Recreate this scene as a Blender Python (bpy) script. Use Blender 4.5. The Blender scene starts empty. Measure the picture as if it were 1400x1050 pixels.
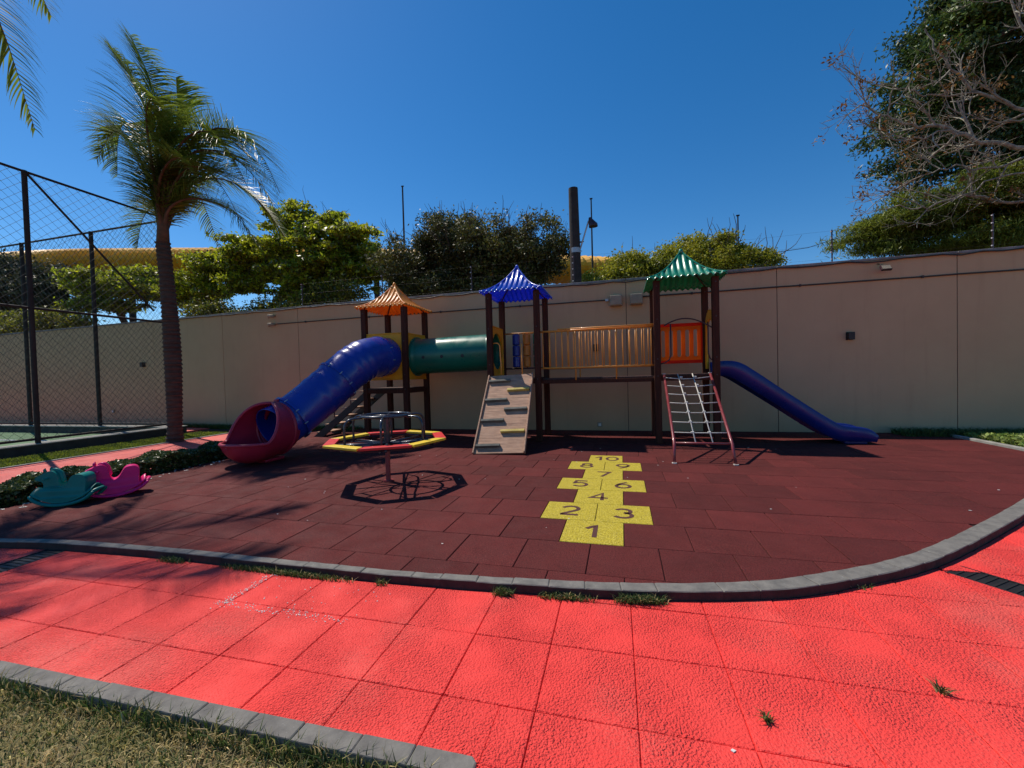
import bpy, math, random
import numpy as np
from mathutils import Vector, Matrix
random.seed(7); rng = np.random.default_rng(11)
S = bpy.context.scene; COL = S.collection
PI = math.pi

# ------------------------------------------------------------------ camera, sky, sun, exposure
CAM = Vector((0.257, -3.225, 1.33)); YAW = 0.2604; PITCH = 0.0218; ROLL = 0.0268
cd = bpy.data.cameras.new('camera'); cam = bpy.data.objects.new('camera', cd); COL.objects.link(cam)
cd.sensor_width = 36; cd.lens = 562.8/1400*36; cd.clip_end = 900; cd.clip_start = .05
cam.matrix_world = (Matrix.Translation(CAM) @ Matrix.Rotation(YAW, 4, 'Z') @
                    Matrix.Rotation(PI/2-PITCH, 4, 'X') @ Matrix.Rotation(-ROLL, 4, 'Z'))
S.camera = cam
SUN = Vector((-.61, .25, 1)).normalized()
W = bpy.data.worlds.new('World'); S.world = W; W.use_nodes = True
nt = W.node_tree; nt.nodes.clear()
sky = nt.nodes.new('ShaderNodeTexSky'); sky.sky_type = 'NISHITA'; sky.sun_disc = False
sky.sun_elevation = math.asin(SUN.z); sky.sun_rotation = math.atan2(SUN.x, SUN.y)
sky.altitude = 700; sky.air_density = 1.0; sky.dust_density = .25; sky.ozone_density = 3.5
hs = nt.nodes.new('ShaderNodeHueSaturation'); hs.inputs['Saturation'].default_value = 1.34
bg = nt.nodes.new('ShaderNodeBackground'); bg.inputs[1].default_value = .122
wo = nt.nodes.new('ShaderNodeOutputWorld')
nt.links.new(sky.outputs[0], hs.inputs['Color']); nt.links.new(hs.outputs[0], bg.inputs[0]); nt.links.new(bg.outputs[0], wo.inputs[0])
sd = bpy.data.lights.new('sun', 'SUN'); sd.energy = 4.6; sd.angle = math.radians(.5); sd.color = (1, .90, .79)
so = bpy.data.objects.new('sun', sd); COL.objects.link(so); so.rotation_euler = SUN.to_track_quat('Z', 'Y').to_euler(); so.location = (0, 0, 20)
S.view_settings.view_transform = 'Standard'; S.view_settings.look = 'None'; S.view_settings.exposure = 0
S.view_settings.gamma = 1; S.view_settings.use_curve_mapping = False
S.render.resolution_x = 1024; S.render.resolution_y = 768

# ------------------------------------------------------------------ materials
def mat(name, col, rough=.6, var=.15, vscale=6, bump=0, bscale=80, bdist=.004, coat=0, metal=0, col2=None,
        trans=0, island=0, spec=.5, stretch=None, patch=None):
    m = bpy.data.materials.new(name); m.use_nodes = True; t = m.node_tree; N = t.nodes; L = t.links
    b = N['Principled BSDF']; b.inputs['Roughness'].default_value = rough; b.inputs['Metallic'].default_value = metal
    b.inputs['Specular IOR Level'].default_value = spec
    if coat: b.inputs['Coat Weight'].default_value = coat; b.inputs['Coat Roughness'].default_value = .08
    tc = N.new('ShaderNodeTexCoord'); mp = N.new('ShaderNodeMapping'); L.new(tc.outputs['Object'], mp.inputs[0])
    if patch is None: geo = N.new('ShaderNodeNewGeometry'); L.new(geo.outputs['Position'], mp.inputs[0])
    if stretch: mp.inputs['Scale'].default_value = stretch
    nz = N.new('ShaderNodeTexNoise'); nz.inputs['Scale'].default_value = vscale; nz.inputs['Detail'].default_value = 6
    nz.inputs['Roughness'].default_value = .65
    L.new(mp.outputs[0], nz.inputs['Vector'])
    c2 = col2 if col2 else tuple(c*(1-var) for c in col)
    c1 = col if col2 else tuple(min(1, c*(1+var)) for c in col)
    rp = N.new('ShaderNodeValToRGB'); rp.color_ramp.elements[0].position = .32; rp.color_ramp.elements[1].position = .68
    rp.color_ramp.elements[0].color = (*c2, 1); rp.color_ramp.elements[1].color = (*c1, 1)
    L.new(nz.outputs[0], rp.inputs[0]); out = rp.outputs[0]
    if island:
        g = N.new('ShaderNodeNewGeometry'); h = N.new('ShaderNodeHueSaturation')
        m1 = N.new('ShaderNodeMapRange'); m1.inputs[3].default_value = 1-island; m1.inputs[4].default_value = 1+island
        L.new(g.outputs['Random Per Island'], m1.inputs[0]); L.new(m1.outputs[0], h.inputs['Value'])
        m2 = N.new('ShaderNodeMapRange'); m2.inputs[3].default_value = .5-.03*island; m2.inputs[4].default_value = .5+.03*island
        mm = N.new('ShaderNodeMath'); mm.operation = 'FRACT'; mk = N.new('ShaderNodeMath'); mk.operation = 'MULTIPLY'; mk.inputs[1].default_value = 17.3
        L.new(g.outputs['Random Per Island'], mk.inputs[0]); L.new(mk.outputs[0], mm.inputs[0]); L.new(mm.outputs[0], m2.inputs[0]); L.new(m2.outputs[0], h.inputs['Hue'])
        L.new(out, h.inputs['Color']); out = h.outputs[0]
    L.new(out, b.inputs['Base Color'])
    rn = N.new('ShaderNodeTexNoise'); rn.inputs['Scale'].default_value = vscale*2.3; rn.inputs['Detail'].default_value = 5; L.new(mp.outputs[0], rn.inputs['Vector'])
    rm = N.new('ShaderNodeMapRange'); rm.inputs[1].default_value = .3; rm.inputs[2].default_value = .7; rm.inputs[3].default_value = max(.05, rough-.07); rm.inputs[4].default_value = min(1, rough+.13)
    L.new(rn.outputs[0], rm.inputs[0]); L.new(rm.outputs[0], b.inputs['Roughness'])
    if bump:
        n2 = N.new('ShaderNodeTexNoise'); n2.inputs['Scale'].default_value = bscale; n2.inputs['Detail'].default_value = 4
        L.new(mp.outputs[0], n2.inputs['Vector']); bp = N.new('ShaderNodeBump'); bp.inputs['Strength'].default_value = bump
        bp.inputs['Distance'].default_value = bdist; L.new(n2.outputs[0], bp.inputs['Height']); L.new(bp.outputs[0], b.inputs['Normal'])
    if trans:
        tr = N.new('ShaderNodeBsdfTranslucent'); L.new(out, tr.inputs[0]); mx = N.new('ShaderNodeMixShader'); mx.inputs[0].default_value = trans
        L.new(b.outputs[0], mx.inputs[1]); L.new(tr.outputs[0], mx.inputs[2]); L.new(mx.outputs[0], N['Material Output'].inputs[0])
    return m

def flecks(m, col, scale, thr, base_mix=1):
    """scatter small specks of another colour over a material"""
    t = m.node_tree; N = t.nodes; L = t.links; b = N['Principled BSDF']
    src = b.inputs['Base Color'].links[0].from_socket
    g = N.new('ShaderNodeNewGeometry'); v = N.new('ShaderNodeTexNoise'); v.inputs['Scale'].default_value = scale; v.inputs['Detail'].default_value = 2
    L.new(g.outputs['Position'], v.inputs['Vector'])
    r = N.new('ShaderNodeMapRange'); r.inputs[1].default_value = thr; r.inputs[2].default_value = thr+.05; L.new(v.outputs[0], r.inputs[0])
    k = N.new('ShaderNodeMath'); k.operation = 'MULTIPLY'; k.inputs[1].default_value = base_mix; L.new(r.outputs[0], k.inputs[0])
    mx = N.new('ShaderNodeMix'); mx.data_type = 'RGBA'; L.new(k.outputs[0], mx.inputs[0]); L.new(src, mx.inputs[6]); mx.inputs[7].default_value = (*col, 1)
    L.new(mx.outputs[2], b.inputs['Base Color']); return m

M = {}
M['rubber'] = flecks(flecks(mat('rubber', (0.124, 0.021, 0.019), .8, col2=(0.084, 0.014, 0.013), vscale=2.2, bump=.6, bscale=330, bdist=.004, spec=.2), (.035, .008, .008), 120, .56), (.22, .08, .06), 130, .62, .6)
M['rubber_dark'] = mat('rubber_dark', (.03, .012, .012), .9, bump=.3, bscale=200)
M['rubber_b'] = flecks(flecks(mat('rubber_b', (0.138, 0.022, 0.020), .8, col2=(0.097, 0.016, 0.015), vscale=1.7, bump=.6, bscale=330, bdist=.004, spec=.2), (.04, .009, .009), 120, .56), (.24, .085, .065), 130, .62, .6)
M['rubber_c'] = flecks(flecks(mat('rubber_c', (0.106, 0.018, 0.017), .8, col2=(0.076, 0.013, 0.012), vscale=2.6, bump=.6, bscale=330, bdist=.004, spec=.2), (.03, .008, .008), 120, .56), (.20, .075, .055), 130, .62, .6)
M['yellow_rubber'] = flecks(flecks(mat('yellow_rubber', (.50, .40, .025), .75, col2=(.38, .30, .02), vscale=14, bump=.6, bscale=240, bdist=.004, spec=.3), (.20, .16, .012), 75, .54, .8), (.72, .62, .16), 85, .58, .7)
M['inlay'] = mat('inlay', (.075, .022, .018), .8, bump=.4, bscale=240)
M['red_paint'] = mat('red_paint', (.88, .062, .050), .65, col2=(.80, .046, .038), vscale=1.6, spec=.35)
def stucco(m, s):
    t = m.node_tree; N = t.nodes; L = t.links; b = N['Principled BSDF']; g = N.new('ShaderNodeNewGeometry')
    n1 = N.new('ShaderNodeTexNoise'); n1.inputs['Scale'].default_value = 120; n1.inputs['Detail'].default_value = 2
    n2 = N.new('ShaderNodeTexVoronoi'); n2.inputs['Scale'].default_value = 85
    n3 = N.new('ShaderNodeTexNoise'); n3.inputs['Scale'].default_value = 3; n3.inputs['Detail'].default_value = 3
    for n in (n1, n2, n3): L.new(g.outputs['Position'], n.inputs['Vector'])
    a = N.new('ShaderNodeMath'); a.operation = 'MULTIPLY_ADD'; L.new(n2.outputs['Distance'], a.inputs[0]); a.inputs[1].default_value = -.55; L.new(n1.outputs[0], a.inputs[2])
    r = N.new('ShaderNodeMapRange'); L.new(n3.outputs[0], r.inputs[0]); r.inputs[1].default_value = .35; r.inputs[2].default_value = .6; r.inputs[3].default_value = .35; r.inputs[4].default_value = 1
    k = N.new('ShaderNodeMath'); k.operation = 'MULTIPLY'; L.new(a.outputs[0], k.inputs[0]); L.new(r.outputs[0], k.inputs[1])
    bp = N.new('ShaderNodeBump'); bp.inputs['Strength'].default_value = s; bp.inputs['Distance'].default_value = .016
    L.new(k.outputs[0], bp.inputs['Height']); L.new(bp.outputs[0], b.inputs['Normal'])
    # worn, paler paint in soft patches, grit showing through in tiny spots
    src = b.inputs['Base Color'].links[0].from_socket
    n4 = N.new('ShaderNodeTexNoise'); n4.inputs['Scale'].default_value = 1.3; n4.inputs['Detail'].default_value = 7; L.new(g.outputs['Position'], n4.inputs['Vector'])
    n5 = N.new('ShaderNodeTexNoise'); n5.inputs['Scale'].default_value = 120; L.new(g.outputs['Position'], n5.inputs['Vector'])
    q = N.new('ShaderNodeMath'); q.operation = 'MULTIPLY_ADD'; L.new(n5.outputs[0], q.inputs[0]); q.inputs[1].default_value = .45; L.new(n4.outputs[0], q.inputs[2])
    rr = N.new('ShaderNodeMapRange'); L.new(q.outputs[0], rr.inputs[0]); rr.inputs[1].default_value = .76; rr.inputs[2].default_value = .92; rr.inputs[4].default_value = .32
    mx = N.new('ShaderNodeMix'); mx.data_type = 'RGBA'; L.new(rr.outputs[0], mx.inputs[0]); L.new(src, mx.inputs[6]); mx.inputs[7].default_value = (.62, .2, .15, 1)
    L.new(mx.outputs[2], b.inputs['Base Color']); return m
stucco(M['red_paint'], 1.0)
M['red_paint2'] = stucco(mat('red_paint2', (.86, .060, .048), .65, col2=(.77, .044, .036), vscale=1.9, spec=.35), 1.0)
M['red_path'] = mat('red_path', (.72, .13, .10), .7, col2=(.52, .08, .07), vscale=2, bump=.5, bscale=80)
M['concrete'] = flecks(mat('concrete', (.20, .19, .165), .85, col2=(.11, .105, .095), vscale=9, bump=.5, bscale=60, bdist=.005), (.26, .26, .24), 90, .66, .5)
M['court_kerb_shade'] = mat('court_kerb_shade', (.06, .055, .05), .9, col2=(.03, .028, .025), vscale=4)  # court kerb sides: their shade is put into a darker concrete colour
M['kerb_side_shade'] = mat('kerb_side_shade', (.055, .034, .030), .95, col2=(.022, .014, .012), vscale=9, bump=.5, bscale=50, bdist=.006)  # kerb faces turned from the sun, shade darkened into the colour
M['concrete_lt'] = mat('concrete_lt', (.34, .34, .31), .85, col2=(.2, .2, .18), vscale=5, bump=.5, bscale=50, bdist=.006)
M['wall'] = mat('wall', (.545, .375, .215), .85, col2=(.50, .34, .195), vscale=.9, bump=.15, bscale=160, bdist=.003, spec=.2)
def streaks(m, col, thr, amt, sc=(3.2, 3.2, .22)):
    t = m.node_tree; N = t.nodes; L = t.links; b = N['Principled BSDF']; src = b.inputs['Base Color'].links[0].from_socket
    g = N.new('ShaderNodeNewGeometry'); mp = N.new('ShaderNodeMapping'); mp.inputs['Scale'].default_value = sc; L.new(g.outputs['Position'], mp.inputs[0])
    v = N.new('ShaderNodeTexNoise'); v.inputs['Scale'].default_value = 1.6; v.inputs['Detail'].default_value = 8; v.inputs['Roughness'].default_value = .7; L.new(mp.outputs[0], v.inputs['Vector'])
    r = N.new('ShaderNodeMapRange'); r.inputs[1].default_value = thr; r.inputs[2].default_value = thr+.22; r.inputs[4].default_value = amt; L.new(v.outputs[0], r.inputs[0])
    mx = N.new('ShaderNodeMix'); mx.data_type = 'RGBA'; L.new(r.outputs[0], mx.inputs[0]); L.new(src, mx.inputs[6]); mx.inputs[7].default_value = (*col, 1); L.new(mx.outputs[2], b.inputs['Base Color'])
streaks(M['wall'], (.34, .22, .12), .55, .28)
M['coping'] = mat('coping', (.30, .29, .27), .85, col2=(.13, .12, .11), vscale=3, bump=.5, bscale=40, bdist=.01)
M['joint'] = mat('joint', (.07, .05, .04), .9)
M['black'] = mat('black', (.012, .012, .013), .5)
M['cable'] = mat('cable', (.02, .018, .017), .6)
M['conduit'] = mat('conduit', (.05, .035, .03), .6)
M['box'] = mat('box', (.36, .30, .20), .6, col2=(.26, .22, .15), vscale=10)
M['wood'] = mat('wood', (.08, .024, .012), .7, col2=(.036, .012, .008), vscale=5, stretch=(6, 6, .6), bump=.25, bscale=30, bdist=.003, spec=.2)
M['deck'] = mat('deck', (.07, .03, .022), .7, col2=(.035, .016, .012), vscale=5, bump=.3)
M['metal_dark'] = mat('metal_dark', (.045, .016, .018), .4, bump=.05)
M['rail_red'] = mat('rail_red', (.22, .035, .04), .35, var=.2, coat=.3)
M['rail_yel'] = mat('rail_yel', (.86, .36, .055), .42, col2=(.70, .26, .04), vscale=8, coat=.25)
M['yellow_pl'] = mat('yellow_pl', (.86, .42, .02), .45, col2=(.74, .32, .015), vscale=2.5, spec=.4, trans=.12)
M['blue_pl'] = mat('blue_pl', (.013, .042, .33), .26, col2=(.009, .03, .25), vscale=1.6, spec=.5, bump=.12, bscale=7, bdist=.01)
M['navy_pl'] = mat('navy_pl', (.008, .022, .18), .3, col2=(.006, .016, .13), vscale=2, bump=.08, bscale=7, bdist=.01)
M['green_pl'] = mat('green_pl', (.008, .16, .10), .3, col2=(.006, .115, .075), vscale=1.6, bump=.08, bscale=7, bdist=.01)
M['red_pl'] = mat('red_pl', (.50, .025, .06), .36, col2=(.40, .018, .045), vscale=1.8, bump=.06, bscale=8, bdist=.01, trans=.08)
M['orange_pl'] = mat('orange_pl', (.95, .27, .012), .5, col2=(.92, .19, .01), vscale=2.5, trans=.45, spec=.15)
M['panel_red'] = mat('panel_red', (.92, .035, .008), .5, var=.05, trans=.4, spec=.15)
M['roof_or'] = mat('roof_or', (.92, .40, .03), .3, col2=(.76, .25, .022), vscale=3, trans=.3, spec=.7)
M['roof_bl'] = mat('roof_bl', (.02, .13, .80), .27, col2=(.015, .10, .70), vscale=3, trans=.45, spec=1, coat=.6)
M['roof_gr'] = mat('roof_gr', (.012, .34, .17), .27, col2=(.01, .27, .135), vscale=3, trans=.32, spec=1, coat=.6)
M['cyl_or'] = mat('cyl_or', (.62, .20, .02), .4, var=.2)
M['ramp'] = mat('ramp', (.50, .30, .19), .75, col2=(.27, .155, .10), vscale=4, stretch=(1, 6, 6), bump=.4, bscale=60, bdist=.003)
M['hold_g'] = mat('hold_g', (.12, .12, .10), .8, var=.3, bump=.3)
M['hold_y'] = mat('hold_y', (.55, .42, .10), .7, var=.25, bump=.3)
M['rope'] = mat('rope', (.56, .54, .48), .8, var=.15, bump=.5, bscale=200)
M['steel'] = mat('steel', (.03, .042, .06), .28, var=.2, metal=.35, coat=.3)
M['seat_red'] = mat('seat_red', (.62, .022, .02), .45, var=.18, vscale=12)
M['seat_yel'] = mat('seat_yel', (.78, .55, .03), .45, var=.15, vscale=12)
M['white_pt'] = mat('white_pt', (.7, .68, .62), .6, var=.1)
M['teal'] = mat('teal', (.007, .19, .165), .38, var=.12, spec=.22)
M['pink'] = mat('pink', (.80, .02, .20), .36, var=.1, spec=.25, trans=.08)
M['soil'] = mat('soil', (.035, .024, .017), .95, var=.4, vscale=10, bump=.8, bscale=30, bdist=.03)
M['lawn'] = mat('lawn', (.26, .20, .09), .95, col2=(.10, .10, .03), vscale=7, bump=.8, bscale=60, bdist=.03)
M['blade'] = mat('blade', (.72, .54, .27), .7, col2=(.26, .25, .05), vscale=5.5, island=.5, trans=.3)
M['blade_g'] = mat('blade_g', (.10, .15, .03), .7, col2=(.035, .07, .015), vscale=5, island=.5, trans=.3)
M['blade_l'] = mat('blade_l', (.32, .38, .03), .7, col2=(.10, .15, .02), vscale=3, island=.4, trans=.35)
M['cover'] = mat('cover', (.34, .42, .10), .6, col2=(.12, .19, .03), vscale=9, island=.5, trans=.35)
M['court'] = mat('court', (.10, .20, .085), .8, col2=(.07, .15, .065), vscale=2, bump=.2)
M['bark'] = mat('bark', (.12, .085, .06), .95, col2=(.05, .035, .025), vscale=12, bump=1, bscale=30, bdist=.02)
M['palm_bark'] = mat('palm_bark', (.12, .078, .055), .95, col2=(.05, .032, .022), vscale=7, stretch=(1, 1, 5), bump=1, bscale=26, bdist=.02)
M['sheath'] = mat('sheath', (.17, .085, .045), .8, col2=(.085, .05, .022), vscale=8)
M['pale_twig'] = mat('pale_twig', (.40, .37, .28), .9, col2=(.11, .09, .07), vscale=9, bump=.5, bscale=40)
M['leaf_bright'] = mat('leaf_bright', (.52, .55, .024), .45, col2=(.20, .27, .014), vscale=.8, island=.45, trans=.5)
M['leaf_dark'] = mat('leaf_dark', (.19, .19, .03), .5, col2=(.04, .05, .013), vscale=.7, island=.5, trans=.22)
M['leaf_shrub'] = mat('leaf_shrub', (.44, .42, .03), .45, col2=(.14, .18, .016), vscale=1.1, island=.4, trans=.4)
M['leaf_big'] = mat('leaf_big', (.12, .19, .03), .45, col2=(.028, .052, .014), vscale=.6, island=.45, trans=.22)
M['leaf_feather'] = mat('leaf_feather', (.24, .29, .028), .5, col2=(.06, .10, .015), vscale=.6, island=.4, trans=.38)
M['leaf_dry'] = mat('leaf_dry', (.26, .13, .035), .6, col2=(.12, .07, .02), vscale=2, island=.5, trans=.3)
M['leaf_grey'] = mat('leaf_grey', (.12, .12, .045), .55, col2=(.028, .036, .016), vscale=.7, island=.6, trans=.2)
M['leaf_hedge'] = mat('leaf_hedge', (.10, .13, .03), .36, col2=(.045, .065, .015), vscale=4, island=.5, trans=.2)
M['palm_leaf'] = mat('palm_leaf', (.30, .38, .045), .45, col2=(.09, .14, .02), vscale=.9, island=.3, trans=.35, spec=.35)
M['bar_yel'] = mat('bar_yel', (.88, .46, .02), .55, col2=(.74, .36, .015), vscale=.4)
M['grate'] = mat('grate', (.007, .007, .007), .7)
M['pole'] = mat('pole', (.035, .026, .022), .8, col2=(.02, .015, .013), vscale=3, bump=.4, bscale=20)
M['galv'] = mat('galv', (.4, .41, .42), .4, metal=.6)

# ------------------------------------------------------------------ mesh helpers
def vec(a): return Vector(a)
class MB:
    def __init__(s): s.v = []; s.f = []; s.m = []; s.mi = 0
    def add(s, vs, fs):
        o = len(s.v); s.v += [tuple(x) for x in vs]; s.f += [tuple(i+o for i in f) for f in fs]; s.m += [s.mi]*len(fs); return s
    def box(s, c, d, rot=None):
        x, y, z = [k/2 for k in d]; vs = [vec((a*x, b*y, e*z)) for e in (-1, 1) for b in (-1, 1) for a in (-1, 1)]
        if rot is not None: vs = [rot @ p for p in vs]
        c = vec(c); return s.add([p+c for p in vs], [(0, 2, 3, 1), (4, 5, 7, 6), (0, 1, 5, 4), (2, 6, 7, 3), (0, 4, 6, 2), (1, 3, 7, 5)])
    def span(s, a, b): return s.box([(p+q)/2 for p, q in zip(a, b)], [abs(q-p) for p, q in zip(a, b)])
    def prism(s, poly, z0, z1):
        n = len(poly); vs = [(x, y, z0) for x, y in poly]+[(x, y, z1) for x, y in poly]
        return s.add(vs, [tuple(range(n-1, -1, -1)), tuple(range(n, 2*n))]+[(i, (i+1) % n, n+(i+1) % n, n+i) for i in range(n)])
    def chamfer(s, poly, z0, z1, c):
        n = len(poly); cx = sum(p[0] for p in poly)/n; cy = sum(p[1] for p in poly)/n
        def sh(p):
            d = math.hypot(cx-p[0], cy-p[1]) or 1; return (p[0]+(cx-p[0])/d*c*1.4, p[1]+(cy-p[1])/d*c*1.4)
        vs = [(x, y, z0) for x, y in poly]+[(x, y, z1-c) for x, y in poly]+[(*sh(p), z1) for p in poly]
        fs = [tuple(range(2*n, 3*n))]
        for k in (0, 1): fs += [(k*n+i, k*n+(i+1) % n, (k+1)*n+(i+1) % n, (k+1)*n+i) for i in range(n)]
        return s.add(vs, fs)
    def tube(s, pts, r, n=8, closed=False, cap=True, squash=1):
        P = [vec(p) for p in pts]; K = len(P); R = r if hasattr(r, '__len__') else [r]*K
        T = []
        for i in range(K):
            a = P[(i-1) % K] if (closed or i > 0) else P[i]; b = P[(i+1) % K] if (closed or i < K-1) else P[i]
            T.append((b-a).normalized() if (b-a).length > 1e-9 else vec((0, 0, 1)))
        up = vec((0, 0, 1)) if abs(T[0].z) < .9 else vec((1, 0, 0))
        u = T[0].cross(up).normalized(); vs = []
        for i in range(K):
            u = (u-T[i]*u.dot(T[i])).normalized(); w = T[i].cross(u)
            for k in range(n):
                a = 2*PI*k/n; vs.append(P[i]+(u*math.cos(a)+w*math.sin(a)*squash)*R[i])
        fs = [(i*n+k, i*n+(k+1) % n, ((i+1) % K)*n+(k+1) % n, ((i+1) % K)*n+k) for i in range(K if closed else K-1) for k in range(n)]
        if cap and not closed: fs += [tuple(range(n-1, -1, -1)), tuple((K-1)*n+k for k in range(n))]
        return s.add(vs, fs)
    def grid(s, fn, nu, nv, cu=False):
        vs = [fn(i/nu, j/nv) for j in range(nv+1) for i in range(nu+1)]; w = nu+1
        return s.add(vs, [(j*w+i, j*w+i+1, (j+1)*w+i+1, (j+1)*w+i) for j in range(nv) for i in range(nu)])
    def build(s, name, mats, parent=None, smooth=False, bevel=0, solid=0, local=False, loc=None, stuff=False, edge=False):
        me = bpy.data.meshes.new(name); o0 = vec((0, 0, 0))
        if parent is not None and not local: o0 = origin(parent)
        if loc is not None: o0 = o0*0+vec(loc)
        me.from_pydata([(x-o0.x, y-o0.y, z-o0.z) for x, y, z in s.v], [], s.f)
        mats = mats if isinstance(mats, (list, tuple)) else [mats]
        for k in mats: me.materials.append(M[k] if isinstance(k, str) else k)
        if len(mats) > 1: me.polygons.foreach_set('material_index', s.m)
        if smooth: me.polygons.foreach_set('use_smooth', [True]*len(s.f))
        me.update(); o = bpy.data.objects.new(name, me); COL.objects.link(o)
        if loc is not None: o.location = o0
        if parent is not None:
            o.parent = parent
            if loc is not None: o.location = vec(loc)-origin(parent)
        if solid:
            k = o.modifiers.new('Solidify', 'SOLIDIFY'); k.thickness = solid; k.offset = 0
        if bevel:
            k = o.modifiers.new('Bevel', 'BEVEL'); k.width = bevel; k.segments = 2; k.limit_method = 'ANGLE'; k.angle_limit = .7
        if smooth == 'auto' or edge: shade_auto(me)
        if stuff: o['kind'] = 'stuff'
        return o
def shade_auto(me):
    try: me.set_sharp_from_angle(angle=math.radians(38))
    except Exception: pass
def origin(o):
    p = vec((0, 0, 0))
    while o is not None: p += o.location; o = o.parent
    return p
def tag(o, label=None, cat=None, group=None, kind=None):
    for k, v in (('label', label), ('category', cat), ('group', group), ('kind', kind)):
        if v: o[k] = v
    return o
def thing(name, loc, label, cat, group=None, rz=0):
    o = bpy.data.objects.new(name, None); COL.objects.link(o); o.location = loc; o.rotation_euler.z = rz; o.empty_display_size = .2
    return tag(o, label, cat, group)
def struct(o): o['kind'] = 'structure'; return o
def raw_mesh(name, V, F, mats, parent=None, mi=None, smooth=False, n=4):
    """fast mesh from numpy arrays, all faces n-sided"""
    me = bpy.data.meshes.new(name)
    if parent is not None: V = V-np.array(origin(parent))
    me.vertices.add(len(V)); me.vertices.foreach_set('co', V.astype(np.float32).ravel())
    me.loops.add(F.size); me.loops.foreach_set('vertex_index', F.astype(np.int32).ravel())
    me.polygons.add(len(F)); me.polygons.foreach_set('loop_start', np.arange(0, F.size, n, dtype=np.int32))
    for k in (mats if isinstance(mats, (list, tuple)) else [mats]): me.materials.append(M[k])
    if mi is not None: me.polygons.foreach_set('material_index', mi.astype(np.int32))
    if smooth: me.polygons.foreach_set('use_smooth', np.ones(len(F), bool))
    me.update(calc_edges=True); o = bpy.data.objects.new(name, me); COL.objects.link(o)
    if parent is not None: o.parent = parent
    return o
def catmull(pts, n):
    P = [vec(p) for p in pts]; P = [P[0]*2-P[1]]+P+[P[-1]*2-P[-2]]; out = []
    for i in range(1, len(P)-2):
        for k in range(n):
            t = k/n; a, b, c, d = P[i-1:i+3]
            out.append(.5*((2*b)+(c-a)*t+(2*a-5*b+4*c-d)*t*t+(3*b-a-3*c+d)*t**3))
    out.append(P[-2]); return out
def clip_rect(poly, x0, y0, x1, y1):
    for ax, lim, sg in ((0, x0, 1), (0, x1, -1), (1, y0, 1), (1, y1, -1)):
        out = []; n = len(poly)
        for i in range(n):
            a, b = poly[i], poly[(i+1) % n]; da = (a[ax]-lim)*sg; db = (b[ax]-lim)*sg
            if da >= 0: out.append(a)
            if (da >= 0) != (db >= 0):
                t = da/(da-db); out.append((a[0]+(b[0]-a[0])*t, a[1]+(b[1]-a[1])*t))
        poly = out
        if len(poly) < 3: return []
    return poly
def area(p): return abs(sum(p[i][0]*p[(i+1) % len(p)][1]-p[(i+1) % len(p)][0]*p[i][1] for i in range(len(p)))/2)
def ccw(p):
    a = sum(p[i][0]*p[(i+1) % len(p)][1]-p[(i+1) % len(p)][0]*p[i][1] for i in range(len(p)))
    return p if a > 0 else p[::-1]
def dedupe(p, e=.004):
    out = []
    for q in p:
        if not out or math.hypot(q[0]-out[-1][0], q[1]-out[-1][1]) > e: out.append(q)
    if len(out) > 1 and math.hypot(out[0][0]-out[-1][0], out[0][1]-out[-1][1]) < e: out.pop()
    return out

# ------------------------------------------------------------------ the ground
MB().add([(-250, -60, -.14), (250, -60, -.14), (250, 400, -.14), (-250, 400, -.14)], [(0, 1, 2, 3)]).build('ground', 'soil')
struct(bpy.data.objects['ground'])

KERB_OUT = [(-9.0, -1.5), (-7.2, -1.22), (-5.5, -1.03), (-4.6, -.90), (-4.08, -.86), (-3.15, -.82), (-2.05, -.808), (-1.45, -.80), (-.92, -.775), (-.44, -.74), (.015, -.70),
            (.445, -.643), (.864, -.554), (1.297, -.411), (1.797, -.15), (2.12, .05), (2.447, .295), (2.939, .721), (3.58, 1.304), (4.3, 2.0), (5.0, 2.75), (5.7, 3.7), (6.1, 4.5)]
ko = [(p.x, p.y) for p in catmull([(x, y, 0) for x, y in KERB_OUT], 10)]
def offset(path, d):
    out = []
    for i, (x, y) in enumerate(path):
        a = path[max(0, i-1)]; b = path[min(len(path)-1, i+1)]; tx, ty = b[0]-a[0], b[1]-a[1]; l = math.hypot(tx, ty); out.append((x-ty/l*d, y+tx/l*d))
    return out
def kw(x): return .072 if x < -1 else .072+.05*min(1, (x+1)/2.4)
KW = [kw(p[0]) for p in ko]
ki = [offset(ko, w)[i] for i, w in enumerate(KW)]
# red painted pavement: a base sheet (joint colour) with cast slabs proud of it
RZ = -.05
pav = MB().add([(-10.0, -1.96, RZ-.009), (12, -1.96, RZ-.009), (12, 5, RZ-.009), (-10.0, 5, RZ-.009), (-.32, -7, RZ-.009), (12, -7, RZ-.009), (12, -1.96, RZ-.009), (-.32, -1.96, RZ-.009)], [(0, 1, 2, 3), (4, 5, 6, 7)]).build('pavement', 'red_paint2')
struct(pav)
def region_pts(): return [(p[0]+(ko[min(i+1, len(ko)-1)][1]-ko[max(i-1, 0)][1])*0, p[1]-.004) for i, p in enumerate(ko)]
red_region = ccw(region_pts()+[(12, 4.5), (12, -7), (-10, -7)])
DR_R = [(2.30, .115), (2.465, .235), (4.05, -1.80), (3.885, -1.93)]      # drain gaps (right, left)
DR_L = [(-4.52, -.80), (-4.30, -.80), (-4.20, -2.6), (-4.44, -2.6)]
def in_poly(p, q):
    c = False; n = len(q)
    for i in range(n):
        a, b = q[i], q[(i+1) % n]
        if (a[1] > p[1]) != (b[1] > p[1]) and p[0] < (b[0]-a[0])*(p[1]-a[1])/(b[1]-a[1])+a[0]: c = not c
    return c
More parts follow.
